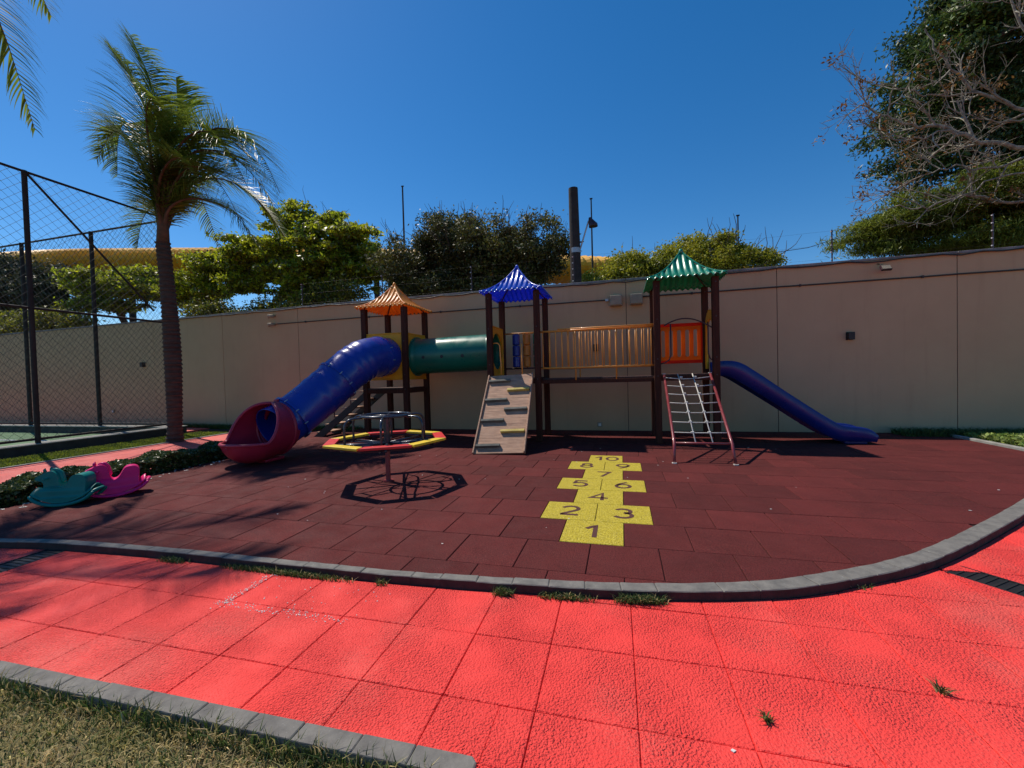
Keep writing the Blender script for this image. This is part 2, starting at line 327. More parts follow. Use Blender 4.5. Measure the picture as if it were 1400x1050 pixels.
def half(poly, a, b):
    """keep the part of poly on the left of a->b"""
    out = []; n = len(poly)
    f = lambda p: (b[0]-a[0])*(p[1]-a[1])-(b[1]-a[1])*(p[0]-a[0])
    for i in range(n):
        p, q = poly[i], poly[(i+1) % n]; dp, dq = f(p), f(q)
        if dp >= 0: out.append(p)
        if (dp >= 0) != (dq >= 0):
            t = dp/(dp-dq); out.append((p[0]+(q[0]-p[0])*t, p[1]+(q[1]-p[1])*t))
    return out
LOW_Y0, LOW_X1 = -1.935, -.262          # lower lawn kerb
SX, SY, RT = .4075, .43, .013
ct, st = math.cos(RT), math.sin(RT)
def rotp(p): return (p[0]*ct-p[1]*st, p[0]*st+p[1]*ct)
def irot(p): return (p[0]*ct+p[1]*st, -p[0]*st+p[1]*ct)
reg_r = [irot(p) for p in red_region]
nslab = 0; far_slab = MB(); low_rand = random.Random(3)
for j in range(-12, 12):
    for i in range(-24, 20):
        g = .0022
        x0 = -.134+i*SX; y0 = -.745+j*SY
        cl = clip_rect(reg_r, x0+g, y0+g, x0+SX-g, y0+SY-g)
        cl = dedupe([rotp(p) for p in cl])
        if len(cl) < 3: continue
        # leave out the lower lawn and its kerb, the drains
        pieces = [ccw(cl)]
        def cut(pieces, a, b, inside_test):
            out = []
            for q in pieces:
                L1 = half(q, a, b); L2 = half(q, b, a)
                for k in (L1, L2):
                    k = dedupe(k)
                    if len(k) >= 3 and area(k) > .0006: out.append(k)
            return out
        cx = sum(p[0] for p in cl)/len(cl); cy = sum(p[1] for p in cl)/len(cl)
        if cy < -1.6 and cx < LOW_X1+.3: pieces = cut(cut(pieces, (-20, LOW_Y0+.022*(-17.24)), (20, LOW_Y0+.022*22.76), None), (LOW_X1, 20), (LOW_X1, -20), None)
        if cx > 2 and cx < 4.6: pieces = cut(cut(pieces, DR_R[0], DR_R[3], None), DR_R[1], DR_R[2], None)
        if -4.9 < cx < -3.8: pieces = cut(cut(pieces, DR_L[0], DR_L[3], None), DR_L[1], DR_L[2], None)
        for q in pieces:
            mx = sum(p[0] for p in q)/len(q); my = sum(p[1] for p in q)/len(q)
            if my < LOW_Y0+.022*(mx+2.76) and mx < LOW_X1: continue
            if in_poly((mx, my), DR_R) or in_poly((mx, my), DR_L): continue
            if area(q) < .0008: continue
            d = Vector((mx, my, 0))-CAM; depth = d.x*-.257+d.y*.966
            if depth < .9 or my < -3: continue
            dz = low_rand.uniform(-.0012, .0012)
            tgt = MB() if nslab < 290 else far_slab
            tgt.chamfer([(a, b) for a, b in ccw(q)], RZ-.02, RZ+dz, .0035)
            if tgt is not far_slab:
                o = tgt.build('paving_slab', 'red_paint' if low_rand.random() < .6 else 'red_paint2', pav); nslab += 1
if far_slab.v: far_slab.build('paving_slab', 'red_paint', pav, stuff=True)

# rubber play floor
rub_reg = [(x, y) for x, y in ki if x > -6.6]
rub_reg = ccw(rub_reg+[(6.0, 6.44), (-7.6, 6.44), (-7.6, 3.35), (-6.42, 3.35), (-6.42, rub_reg[0][1])])
floor = MB().prism(rub_reg, -.1, -.012).build('playground_floor', 'rubber_dark'); struct(floor)
tiles = []
HOP = {(0, -.5): '1', (1, -1): '2', (1, 0): '3', (2, -.5): '4', (3, -1): '5', (3, 0): '6', (4, -.5): '7', (5, -1): '8', (5, 0): '9', (6, -.5): '10'}
full = None
for j in range(-5, 13):
    for i in range(-17, 14):
        u = i-(.5 if j % 2 == 0 else 0); x0, y0 = u*.5, j*.5; g = .0028
        cl = dedupe(clip_rect(rub_reg, x0+g, y0+g, x0+.5-g, y0+.5-g))
        if len(cl) < 3 or area(cl) < .002: continue
        c = Vector((x0+.25, y0+.25, 0)); tiles.append(((c-Vector((CAM.x, CAM.y, 0))).length, x0, y0, ccw(cl), (j, u)))
tiles.sort(key=lambda t: t[0])
fm = {}
def rot_mesh(key, mat_):
    b = MB(); b.chamfer([(-.2472, -.2472), (.2472, -.2472), (.2472, .2472), (-.2472, .2472)], -.04, 0, .004)
    me = bpy.data.meshes.new('tile'); me.from_pydata(b.v, [], b.f); me.materials.append(M[mat_]); me.update(); return me
for k in ('rubber', 'rubber_b', 'rubber_c', 'yellow_rubber'): fm[k] = rot_mesh(k, k)
rest = MB(); tr = random.Random(5)
def arc(cx, cy, rx, ry, a0, a1, n=14): return [(cx+rx*math.cos(math.radians(a0+(a1-a0)*k/n)), cy+ry*math.sin(math.radians(a0+(a1-a0)*k/n))) for k in range(n+1)]
DIG = {'0': [arc(0, 0, .30, .46, 0, 360, 28)], '1': [[(-.22, .22), (-.02, .42), (.06, .46), (.06, -.48)]],
 '2': [arc(0, .20, .28, .26, 165, -35)+[(-.29, -.44)], [(-.31, -.45), (.32, -.45)]],
 '3': [arc(-.02, .22, .26, .24, 150, -80), arc(-.02, -.20, .30, .27, 85, -155)],
 '4': [[(.12, -.48), (.12, .46), (-.34, -.18), (.34, -.18)]],
 '5': [[(.28, .45), (-.20, .45), (-.26, .05)]+arc(0, -.16, .30, .30, 130, -150)],
 '6': [[(.16, .46), (-.10, .24), (-.26, -.02)]+arc(0, -.18, .29, .28, 160, 520, 28)],
 '7': [[(-.30, .45), (.31, .45), (-.06, -.48)]],
 '8': [arc(0, .24, .23, .22, -90, 270, 24), arc(0, -.22, .29, .25, 90, 450, 24)],
 '9': [[(-.16, -.46), (.10, -.24), (.26, .02)]+arc(0, .18, .29, .28, -20, 340, 28)]}
def ribbon(b, pts, w, z0, z1):
    L_ = []; n = len(pts); closed = math.hypot(pts[0][0]-pts[-1][0], pts[0][1]-pts[-1][1]) < 1e-4
    for i in range(n):
        a = pts[i-1] if i else (pts[-2] if closed else pts[0]); c = pts[i+1] if i < n-1 else (pts[1] if closed else pts[-1])
        p = pts[i]; d1 = vec((p[0]-a[0], p[1]-a[1], 0)); d2 = vec((c[0]-p[0], c[1]-p[1], 0))
        d1 = d1.normalized() if d1.length > 1e-9 else d2.normalized(); d2 = d2.normalized() if d2.length > 1e-9 else d1
        t = (d1+d2).normalized(); k = 1/max(.55, t.dot(d1)); L_.append((p[0]-t.y*w/2*k, p[1]+t.x*w/2*k, p[0]+t.y*w/2*k, p[1]-t.x*w/2*k))
    vs = []
    for a, c, d, e in L_: vs += [(a, c, z1), (d, e, z1), (a, c, z0), (d, e, z0)]
    fs = []
    for i in range(n-1): o = i*4; fs += [(o, o+1, o+5, o+4), (o, o+4, o+6, o+2), (o+1, o+3, o+7, o+5)]
    fs += [(0, 2, 3, 1), (4*n-4, 4*n-3, 4*n-1, 4*n-2)]; b.add(vs, fs)
def numeral(txt, cx, cy, parent):
    b = MB(); S_ = .265
    for q, ch in enumerate(txt):
        ox = (q-(len(txt)-1)/2)*.19
        for st in DIG[ch]: ribbon(b, [(x*S_+ox, y*S_) for x, y in st], .040, -.002, .0015)
    o = b.build('numeral', 'inlay', None); o.parent = parent; return o
for n, (d, x0, y0, cl, key) in enumerate(tiles):
    isfull = len(cl) == 4 and area(cl) > .2435
    mk = tr.choice(['rubber', 'rubber', 'rubber_b', 'rubber_c'])
    if n < 296 or key in HOP:
        if isfull:
            o = bpy.data.objects.new('rubber_tile', fm['yellow_rubber' if key in HOP else mk]); COL.objects.link(o); o.parent = floor
            o.location = (x0+.25, y0+.25, tr.uniform(-.002, .001)); o.rotation_euler = (tr.uniform(-.002, .002), tr.uniform(-.002, .002), 0)
        else: o = MB().chamfer(cl, -.04, 0, .003).build('rubber_tile', mk, floor)
        if key in HOP:
            o.name = 'hopscotch_tile'; o['label'] = 'yellow hopscotch tile with dark number '+HOP[key]; o.location.z = .0015; o.rotation_euler = (0, 0, 0)
            numeral(HOP[key], 0, 0, o)
    else: rest.chamfer(cl, -.04, 0, .004)
if rest.v: rest.build('rubber_tile', 'rubber', floor, stuff=True)

# kerb of cast blocks round the floor
kerb = MB().prism([(x, y) for x, y in offset(ko, .012)]+offset(ki, -.012)[::-1], -.11, -.006).build('kerb', 'joint'); struct(kerb)
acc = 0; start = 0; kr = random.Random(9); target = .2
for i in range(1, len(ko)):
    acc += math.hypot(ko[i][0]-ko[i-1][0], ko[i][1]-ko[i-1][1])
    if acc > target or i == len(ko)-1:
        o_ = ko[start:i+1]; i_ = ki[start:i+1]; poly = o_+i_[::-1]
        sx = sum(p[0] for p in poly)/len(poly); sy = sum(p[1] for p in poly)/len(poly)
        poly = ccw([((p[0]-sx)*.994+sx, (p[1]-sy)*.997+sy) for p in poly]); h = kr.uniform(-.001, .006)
        kb = MB(); kb.chamfer(poly, -.12, .006+h*.6, .005); nn_ = len(poly); kb.m = [0]+[1]*nn_+[0]*nn_  # upright faces take the colour with shade painted in
        kb.build('kerb_block', ['concrete', 'kerb_side_shade'], kerb)
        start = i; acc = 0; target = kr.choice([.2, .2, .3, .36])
# drains
def drain(name, q, label, n):
    a, b, c, d = [vec((*p, 0)) for p in q]
    t = thing(name, (a+d)/2+vec((0, 0, RZ-.05)), label, 'drain')
    MB().prism(ccw([(p.x, p.y) for p in (a, b, c, d)]), RZ-.09, RZ-.006).build('channel', 'black', t)
    for (p, r) in ((a, d), (b, c)):
        o2 = (b-a).normalized()*(.012 if p is a else -.012)
        MB().prism(ccw([(p.x, p.y), (r.x, r.y), ((r+o2).x, (r+o2).y), ((p+o2).x, (p+o2).y)]), RZ-.06, RZ+.001).build('frame', 'grate', t)
    g = MB()
    for k in range(1, n):
        p = a.lerp(d, k/n); r = b.lerp(c, k/n); dd = (r-p).normalized()*.012; ww = (d-a).normalized()*.006
        g.prism(ccw([((p+dd-ww).x, (p+dd-ww).y), ((r-dd-ww).x, (r-dd-ww).y), ((r-dd+ww).x, (r-dd+ww).y), ((p+dd+ww).x, (p+dd+ww).y)]), RZ-.03, RZ-.001)
    g.build('grate', 'grate', t, stuff=True)
drain('drain_channel', DR_R, 'black slotted drain channel running from the kerb to the right edge', 60)
drain('drain_channel', DR_L, 'black slotted drain channel crossing the red paving at the far left', 45)

# lower lawn with its kerb
lawn = MB().add([(-7, -6, -.075), (LOW_X1-.03, -6, -.075), (LOW_X1-.03, LOW_Y0-.03, -.075), (-7, LOW_Y0-.03, -.075)], [(0, 1, 2, 3)]).build('lawn', 'lawn'); struct(lawn)
lk = MB().span((-7, LOW_Y0-.07, -.14), (LOW_X1-.01, LOW_Y0-.01, -.035)).build('lawn_kerb', 'joint'); struct(lk)
x = -7.0; lr = random.Random(4)
while x < LOW_X1-.05:
    w = lr.choice([.3, .22, .26]); x1 = min(x+w, LOW_X1)
    if LOW_X1-x1 < .1: x1 = LOW_X1
    e = x1 == LOW_X1
    poly = [(x+.0007, LOW_Y0-.082), (x1-(.02 if e else .0015), LOW_Y0-.082), (x1, LOW_Y0-.06), (x1, LOW_Y0-.02), (x1-(.02 if e else 0), LOW_Y0), (x+.0015, LOW_Y0)] if e else \
        [(x+.0007, LOW_Y0-.082), (x1-.0015, LOW_Y0-.082), (x1-.0015, LOW_Y0), (x+.0015, LOW_Y0)]
    MB().chamfer(poly, -.13, -.022+lr.uniform(-.002, .002), .0035).build('kerb_block', 'concrete', lk); x = x1
MB().span((LOW_X1-.08, -6, -.14), (LOW_X1, LOW_Y0-.083, -.024)).build('kerb_block', 'concrete', lk, bevel=.006)

for o_ in list(lk.children)+[lk, lawn]:
    for v_ in o_.data.vertices: v_.co.y += .022*(v_.co.x+2.76)
def blades(name, n, fx, fy, z0, h, w, mats, parent=None, lean=.5, label=None, cat=None, seed=1, mix=None):
    r = np.random.default_rng(seed); x = fx(r, n); y = fy(r, n, x); H = h*(.4+r.random(n)*.9); a = r.random(n)*2*PI; b = r.random(n)*2*PI
    wx, wy = np.cos(a)*w/2, np.sin(a)*w/2; L = lean*H*r.random(n)**.7
    z0 = z0 if np.ndim(z0) else np.full(n, z0)
    p0 = np.stack([x-wx, y-wy, z0], 1); p1 = np.stack([x+wx, y+wy, z0], 1)
    m0 = np.stack([x-wx*.8+np.cos(b)*L*.35, y-wy*.8+np.sin(b)*L*.35, z0+H*.6], 1); m1 = np.stack([x+wx*.8+np.cos(b)*L*.35, y+wy*.8+np.sin(b)*L*.35, z0+H*.6], 1)
    tp = np.stack([x+np.cos(b)*L, y+np.sin(b)*L, z0+H*(1-.3*lean*r.random(n))], 1)
    V = np.stack([p0, p1, m1, m0, tp], 1).reshape(-1, 3); i = np.arange(n)[:, None]*5
    F = np.concatenate([i+[0, 1, 2], i+[0, 2, 3], i+[3, 2, 4]], 1).reshape(-1, 3)
    mi = np.repeat((r.random(n) < (mix or 0)).astype(int), 3)
    return raw_mesh(name, V, F, mats, parent, mi, n=3)
g1 = blades('grass', 52000, lambda r, n: r.uniform(-4.6, LOW_X1-.1, n), lambda r, n, x: LOW_Y0-.085+.022*(x+2.76)-r.random(n)**1.25*1.3, -.077, .036, .0042, ['blade', 'blade_g'], seed=2, lean=1.4, mix=.36)
tag(g1, 'short half-dry green and straw coloured lawn grass in the lower left corner', 'grass', kind='stuff')
g1b = blades('grass', 2600, lambda r, n: r.uniform(-4.6, LOW_X1-.1, n), lambda r, n, x: LOW_Y0-.082+.022*(x+2.76)-r.random(n)**1.6*.05, -.077, .085, .005, ['blade_g', 'blade'], seed=12, lean=.9, mix=.3)
tag(g1b, 'longer green grass fringe growing against the grey lawn kerb', 'grass', kind='stuff')

# tufts at the foot of the kerb
def kerb_pt(x):
    for i in range(len(ko)-1):
        if ko[i][0] <= x <= ko[i+1][0]:
            t = (x-ko[i][0])/(ko[i+1][0]-ko[i][0]); return ko[i][1]+(ko[i+1][1]-ko[i][1])*t
for k, (xa, xb, n, hh, lab) in enumerate([(-3.30, -2.98, 300, .04, 'leftmost green weed tuft at the foot of the grey kerb'),
        (-2.72, -1.50, 1500, .038, 'long ragged strip of green grass growing along the kerb foot left of centre'),
        (-1.38, -1.28, 60, .05, 'tiny weed sprig alone at the kerb foot'),
        (-.56, -.42, 300, .05, 'small round grass tuft at the kerb foot below the hopscotch'),
        (-.30, .10, 420, .04, 'thin low grass strip at the kerb foot between two thicker tufts'),
        (.18, .50, 800, .052, 'thick dark grass tuft at the kerb foot right of centre'),
        (1.60, 1.78, 40, .03, 'sparse dry weed at the kerb foot near the right drain')]):
    t = blades('grass_tuft', n, lambda r, n_, xa=xa, xb=xb: np.clip((xa+xb)/2+(r.random(n_)+r.random(n_)-1)*(xb-xa)/2*(1 if xb-xa < .5 else 1.0), xa, xb),
               lambda r, n_, x: np.array([kerb_pt(q) for q in x])-.006-r.random(n_)*.045, RZ-.004, hh, .0055, ['blade_g', 'blade'], seed=20+k, lean=1.1, mix=.18)
    tag(t, lab, 'grass tuft', 'weeds growing along the kerb')
for (x, y, lab) in ((.78, -1.45, 'small weed sprouting in a red slab joint'), (1.53, -1.13, 'dry green weed in the joint right of the other slab weed')):
    t = blades('weed', 42, lambda r, n, x=x: x+r.normal(0, .008, n), lambda r, n, q, y=y: y+r.normal(0, .008, n), RZ-.004, .045, .006, ['blade_g', 'blade'], seed=int(x*100), lean=1.4, mix=.3)
    tag(t, lab, 'weed')
# bits of litter and chipped paint
def bits(name, pts, size, m, label, cat, z, seed):
    b = MB(); r = random.Random(seed)
    for x, y in pts:
        s = size*r.uniform(.5, 1.4); a = r.uniform(0, 6.28)
        b.prism([(x+math.cos(a+k*1.57+r.uniform(-.4, .4))*s, y+math.sin(a+k*1.57+r.uniform(-.4, .4))*s*r.uniform(.4, 1)) for k in range(4)], z, z+.003)
    return tag(b.build(name, m), label, cat, kind='stuff')
r_ = random.Random(8)
bits('fallen_petals', [(r_.uniform(-4, 5.5), r_.uniform(-.3, 4.6)) for _ in range(46)], .009, 'white_pt', 'tiny pale petals scattered over the maroon rubber tiles', 'petals', .002, 1)
chips = []
for _ in range(330):
    t = r_.random()
    if t < .45: x = -2.18+r_.gauss(0, .02); y = -1.24+r_.random()*.42
    elif t < .9: x = -2.24+r_.random()*.95; y = -1.243+r_.gauss(0, .018)+.012*(x+2.2)
    else: x = -2.1+r_.random()*.9; y = -1.2+r_.random()*.3
    chips.append((x, y))
bits('paint_chips', chips, .0038, 'white_pt', 'whitish paint chips along the worn slab joints on the left', 'paint chips', RZ+.001, 2)
bits('litter', [(.62, -1.62), (3.4, .15), (1.0, -1.9), (-.75, -2.1), (-1.2, -2.2)], .014, 'white_pt', 'white scraps lying on the red slabs and the lawn', 'litter', RZ+.002, 3)

# ------------------------------------------------------------------ left strips: path, grass, court
struct(MB().prism(ccw([(-10.05, -4), (-7.02, -4), (-7.02, 3.34), (-7.62, 3.34), (-7.62, 6.3), (-10.05, 6.3)]), -.09, -.052).build('path', 'red_path'))
ek = MB().span((-10.12, -4, -.12), (-10.06, 6.3, -.03)).build('path_kerb', 'concrete_lt', bevel=.008); struct(ek)
struct(MB().add([(-11.5, -4, -.075), (-10.12, -4, -.075), (-10.12, 6.3, -.075), (-11.5, 6.3, -.075)], [(0, 1, 2, 3)]).build('lawn', 'lawn'))
g2 = blades('grass', 26000, lambda r, n: r.uniform(-11.45, -10.14, n), lambda r, n, x: r.uniform(0, 5.8, n), -.077, .05, .012, ['blade_l', 'blade_g'], seed=3, lean=.9, mix=.2)
tag(g2, 'bright green grass strip between the red path and the court kerb', 'grass', kind='stuff')
struct(MB().span((-40, -4, -.13), (-11.9, 5.3, -.06)).build('sports_court', 'court'))
struct(MB().span((-40, 5.55, -.13), (-11.72, 7.9, -.02)).build('court_border', 'red_path'))
tag(MB().span((-40, 3.9, -.059), (-12.6, 4.0, -.054)).build('court_line', 'white_pt'), kind='structure')
tag(MB().span((-12.75, -4, -.059), (-12.65, 3.85, -.054)).build('court_line', 'white_pt'), kind='structure')
ck = MB().span((-11.95, -4, -.12), (-11.62, 5.6, .13)).build('court_kerb', 'court_kerb_shade'); struct(ck)  # sides coloured dark for shade, cap kept lighter as the lit top
MB().span((-11.97, -4, .13), (-11.60, 5.62, .155)).build('kerb_cap', 'concrete_lt', ck, bevel=.006)
ck2 = MB().span((-40, 5.28, -.12), (-11.98, 5.55, .13)).build('court_kerb', 'court_kerb_shade'); struct(ck2)
MB().span((-40, 5.26, .13), (-11.98, 5.57, .155)).build('kerb_cap', 'concrete_lt', ck2, bevel=.006)
# right planting bed
bk = MB().span((6.02, 4.6, -.1), (6.10, 6.42, .035)).build('bed_kerb', 'concrete_lt', bevel=.01)
struct(bk)
struct(MB().add([(6.14, .6, -.02), (16, .6, -.02), (16, 6.45, -.02), (6.14, 6.45, -.02)], [(0, 1, 2, 3)]).build('planting_bed', 'lawn'))
b2 = MB().prism(ccw([(6.02, 4.6), (6.1, 4.6), (6.25, .6), (6.16, .6)]), -.1, .035).build('bed_kerb', 'concrete_lt'); struct(b2)

def leaves(C, R, n, size, aspect=.5, flat=0, r=rng, droop=0, shell=.0, fold=0):
    """n leaf quads spread in ellipsoid clumps: C (k,3) centres, R (k,3) radii"""
    k = r.choice(len(C), n, p=(R.prod(1)**(.67))/np.sum(R.prod(1)**(.67)))
    d = r.normal(size=(n, 3)); d /= np.linalg.norm(d, axis=1)[:, None]
    g3 = r.normal(size=(n, 3))*.62; P = C[k]+g3*R[k]
    nr = d*.6+r.normal(size=(n, 3))*.7+np.array([0, 0, .35+flat]); nr /= np.linalg.norm(nr, axis=1)[:, None]
    t = r.normal(size=(n, 3))+np.array([0, 0, -droop])*1.0; t -= nr*(t*nr).sum(1)[:, None]; t /= np.linalg.norm(t, axis=1)[:, None]
    b = np.cross(nr, t); s = (size*(.6+.8*r.random(n)))[:, None]
    q = np.stack([P-t*s*.5, P+b*s*aspect*.5+nr*s*.06, P+t*s*.55, P-b*s*aspect*.5+nr*s*.06], 1)
    return q.reshape(-1, 3), np.arange(4*n).reshape(-1, 4)
def leafbox(x0, x1, y0, y1, z0, z1, n, size, r):
    u = r.random((n, 3)); face = r.random(n)
    u[:, 2] = np.where(face < .5, 1-r.random(n)**2*.25, u[:, 2]); m = face > .72; u[m, 0] = r.random(m.sum())**2*.2+.8; m2 = (face > .55) & (face < .72); u[m2, 0] = r.random(m2.sum())*.2
    P = np.array([x0, y0, z0])+u*np.array([x1-x0, y1-y0, z1-z0])
    P[:, 2] += .035*np.sin(P[:, 1]*5.1)*u[:, 2]+.03*np.sin(P[:, 1]*13)*u[:, 2]; P[:, 0] += .05*np.sin(P[:, 1]*4.3+1)*u[:, 2]+r.normal(0, .012, n)
    nr = r.normal(size=(n, 3))*.8+np.array([.2, -.1, .7]); nr /= np.linalg.norm(nr, axis=1)[:, None]
    t = r.normal(size=(n, 3)); t -= nr*(t*nr).sum(1)[:, None]; t /= np.linalg.norm(t, axis=1)[:, None]; b = np.cross(nr, t)
    s = (size*(.6+.8*r.random(n)))[:, None]
    return np.stack([P-t*s*.5, P+b*s*.3, P+t*s*.5, P-b*s*.3], 1).reshape(-1, 3), np.arange(4*n).reshape(-1, 4)
hd = thing('hedge', (-6.75, .9, -.05), 'low clipped leafy hedge between the rubber floor and the red path', 'hedge')
V, F = leafbox(-7.0, -6.5, -1.6, 3.1, -.05, .22, 42000, .045, rng); raw_mesh('foliage', V, F, 'leaf_hedge', hd)
hb = MB()
for k in range(110):
    x = random.uniform(-6.98, -6.55); y = -1.5+k*.042; hb.tube([(x, y, -.1), (x+random.uniform(-.05, .05), y+random.uniform(-.05, .05), .12), (x+random.uniform(-.1, .1), y+random.uniform(-.1, .1), .17)], [.008, .006, .003], 4)
hb.build('stems', 'bark', hd, stuff=True)
struct(MB().span((-7.02, -2, -.1), (-6.43, 3.3, -.02)).build('hedge_bed', 'soil'))
bits('fallen_petals', [(random.uniform(-6.42, -6.2), random.uniform(-.6, 2.4)) for _ in range(60)], .02, 'white_pt', 'pale fallen petals along the foot of the hedge', 'petals', .003, 6)
V, F = leafbox(6.14, 10.5, 3.2, 6.0, -.02, .09, 26000, .06, rng); o = raw_mesh('ground_cover', V, F, 'cover'); tag(o, 'sunlit yellow-green ground cover in the bed at the right edge', 'ground cover', kind='stuff')
o = blades('border_grass', 9000, lambda r, n: r.uniform(5.3, 11, n), lambda r, n, x: r.uniform(5.95, 6.42, n)+0*x, -.02, .15, .012, ['blade_g'], seed=7, lean=1.2); tag(o, 'shaded dark border grass at the foot of the wall on the right', 'grass', kind='stuff')
o = blades('border_grass', 12000, lambda r, n: r.uniform(-13.5, -6.5, n), lambda r, n, x: np.where(x < -7, 6.62+(-7-x)*.043, 6.42)-r.random(n)*.5, -.09, .17, .015, ['blade_g'], seed=8, lean=1.1); tag(o, 'shaded dark border grass at the foot of the wall on the left', 'grass', kind='stuff')
struct(MB().span((-13.5, 6.0, -.13), (-7.62, 7.1, -.045)).build('planting_bed', 'soil'))

# ------------------------------------------------------------------ boundary wall
WY = 6.5; WH = 3.42; AL = math.atan2(.95, 23.0)
def wally(x): return WY if x > -7 else WY+(-7-x)*math.tan(AL)
wall = thing('boundary_wall', (0, WY+.1, 0), 'long beige rendered boundary wall behind the play structure', 'wall')
js = [15.4, 12.4, 9.42, 6.42, 3.41, .39, -2.62, -5.62, -8.6, -11.48, -14.5, -17.5, -20.5, -23.5, -26.5, -30, -34]
for a, b in zip(js[1:], js[:-1]):
    y0, y1 = wally(a), wally(b); g = .006
    xs = [a+g]+([-7] if a < -7 < b else [])+[b-g]
    MB().prism(ccw([(x, wally(x)) for x in xs]+[(x, wally(x)+.2) for x in xs[::-1]]), -.14, WH-.03).build('wall_panel', 'wall', wall, bevel=.004)
    wob = random.uniform(-.004, .006)
    MB().prism(ccw([(x, wally(x)-.025) for x in xs]+[(x, wally(x)+.225) for x in xs[::-1]]), WH-.03, WH+.02+wob).build('coping', 'coping', wall, bevel=.006)
xs = [-34, -7, 15.4]
MB().prism(ccw([(x, wally(x)+.012) for x in xs]+[(x, wally(x)+.19) for x in xs[::-1]]), -.13, WH-.04).build('wall_core', 'joint', wall)
# cables along the top of the wall, conduit below
cr = random.Random(6)
def cable(x0, x1, z, dy, r, m, name, label, cat, sag=.02, step=.25, clips=False):
    n = int((x1-x0)/step); t = thing(name, (x0, wally(x0)+dy, z), label, cat)
    pts = [(x0+(x1-x0)*i/n, wally(x0+(x1-x0)*i/n)+dy+cr.uniform(-.3, .3)*r, z+cr.uniform(-sag, sag)) for i in range(n+1)]
    MB().tube(pts, r, 6).build('run', m, t, smooth=True)
    if clips:
        for i in range(2, n, 4): MB().box(pts[i], (.03, 2*r+.015, 2*r+.02)).build('clip', 'conduit', t)
    return t
cable(-13.8, 11, WH-.045, -.045, .014, 'cable', 'cable', 'black cable looping along just under the top of the wall', 'cable', .022, .3)
cable(.75, 11, 3.005, -.02, .015, 'conduit', 'conduit', 'brown conduit run high on the wall right of the junction boxes', 'conduit', .002, .5, True)
cable(-9.35, 0.0, 2.985, -.02, .013, 'conduit', 'conduit', 'brown conduit run high on the wall left of the junction boxes', 'conduit', .002, .5, True)
def jbox(x, lab):
    t = thing('junction_box', (x, wally(x), 2.95), lab, 'junction box')
    MB().box((x, wally(x)-.07, 2.95), (.27, .14, .24)).build('body', 'box', t, bevel=.012)
    MB().box((x, wally(x)-.148, 2.95), (.235, .014, .205)).build('cover', 'box', t, bevel=.006)
jbox(.168, 'left one of two beige junction boxes high on the wall'); jbox(.61, 'right one of two beige junction boxes high on the wall')
tag(MB().box((-.03, wally(0)-.03, 2.98), (.07, .06, .05)).build('cable_connector', 'galv'), 'small grey connector joining the conduit to the left junction box', 'connector')
def sconce(x, z, lab):
    t = thing('wall_light', (x, wally(x), z), lab, 'wall light', 'black box lights along the wall')
    y = wally(x)
    MB().box((x, y-.008, z), (.12, .016, .16)).build('back_plate', 'metal_dark', t)
    MB().box((x, y-.06, z), (.105, .09, .15)).build('housing', 'black', t, bevel=.004)
sconce(4.68, 1.93, 'black box wall light on the blank wall right of the slide'); sconce(-.30, 1.91, 'black box wall light seen through the bridge railing'); sconce(-15.0, 2.0, 'black box wall light behind the chain-link fence')
def outlet(x, z, lab):
    t = thing('outlet_box', (x, wally(x), z), lab, 'outlet')
    MB().box((x, wally(x)-.02, z), (.11, .04, .11)).build('box', 'box', t, bevel=.006); MB().box((x, wally(x)-.044, z), (.06, .008, .06)).build('cover', 'white_pt', t)
outlet(-.25, .13, 'pale outlet box low on the wall behind the hopscotch'); outlet(-16.6, .45, 'pale outlet box low on the wall behind the court')
def flood(x, z, lab):
    y = wally(x); t = thing('floodlight', (x, y, z), lab, 'floodlight')
    MB().tube([(x-.06, y-.0, z+.12), (x-.05, y-.1, z+.08), (x, y-.14, z+.02)], .008, 6).build('bracket', 'cable', t)
    R = Matrix.Rotation(-.6, 3, 'X'); MB().box((x, y-.15, z), (.17, .05, .12), R).build('housing', 'metal_dark', t, bevel=.01)
    MB().box(vec((x, y-.15, z))+R@vec((0, -.027, 0)), (.14, .006, .09), R).build('glass', 'box', t)
flood(5.22, 3.2, 'small grey floodlight hanging high on the wall at the right')
t = thing('security_light', (-9.42, wally(-9.42), 3.1), 'pair of small round lamps on the wall left of the play structure', 'wall light')
for dz in (.12, -.12):
    MB().tube([(-9.42, wally(-9.42), 3.1+dz), (-9.42, wally(-9.42)-.1, 3.09+dz), (-9.5, wally(-9.42)-.18, 3.07+dz)], [.03, .045, .06], 10).build('lamp_head', 'box', t, smooth=True)
# electric fence posts on the wall
def epost(x, lab, h=.68):
    y = wally(x)+.1; t = thing('electric_fence_post', (x, y, WH), lab, 'fence post', 'electric fence posts on top of the wall')
    MB().tube([(x, y, WH), (x, y, WH+h)], .013, 6).build('rod', 'metal_dark', t)
    for k in range(5): MB().tube([(x-.02, y-.012, WH+.08+k*.14), (x-.02, y-.012, WH+.10+k*.14)], .014, 8).build('insulator', 'white_pt', t)
for x, lab in ((7.02, 'electric fence post on the wall below the big tree'), (4.44, 'electric fence post on the wall standing against open sky'), (-.78, 'electric fence post on the wall in front of the thick utility pole'), (-3.34, 'electric fence post on the wall left of the blue roof'), (-5.88, 'electric fence post on the wall behind the orange roof'), (-8.5, 'electric fence post on the wall right of the palm')): epost(x, lab)
w = MB()
pts = [9.6, 7.02, 4.44, 1.85, -.78, -3.34, -5.88, -8.5]
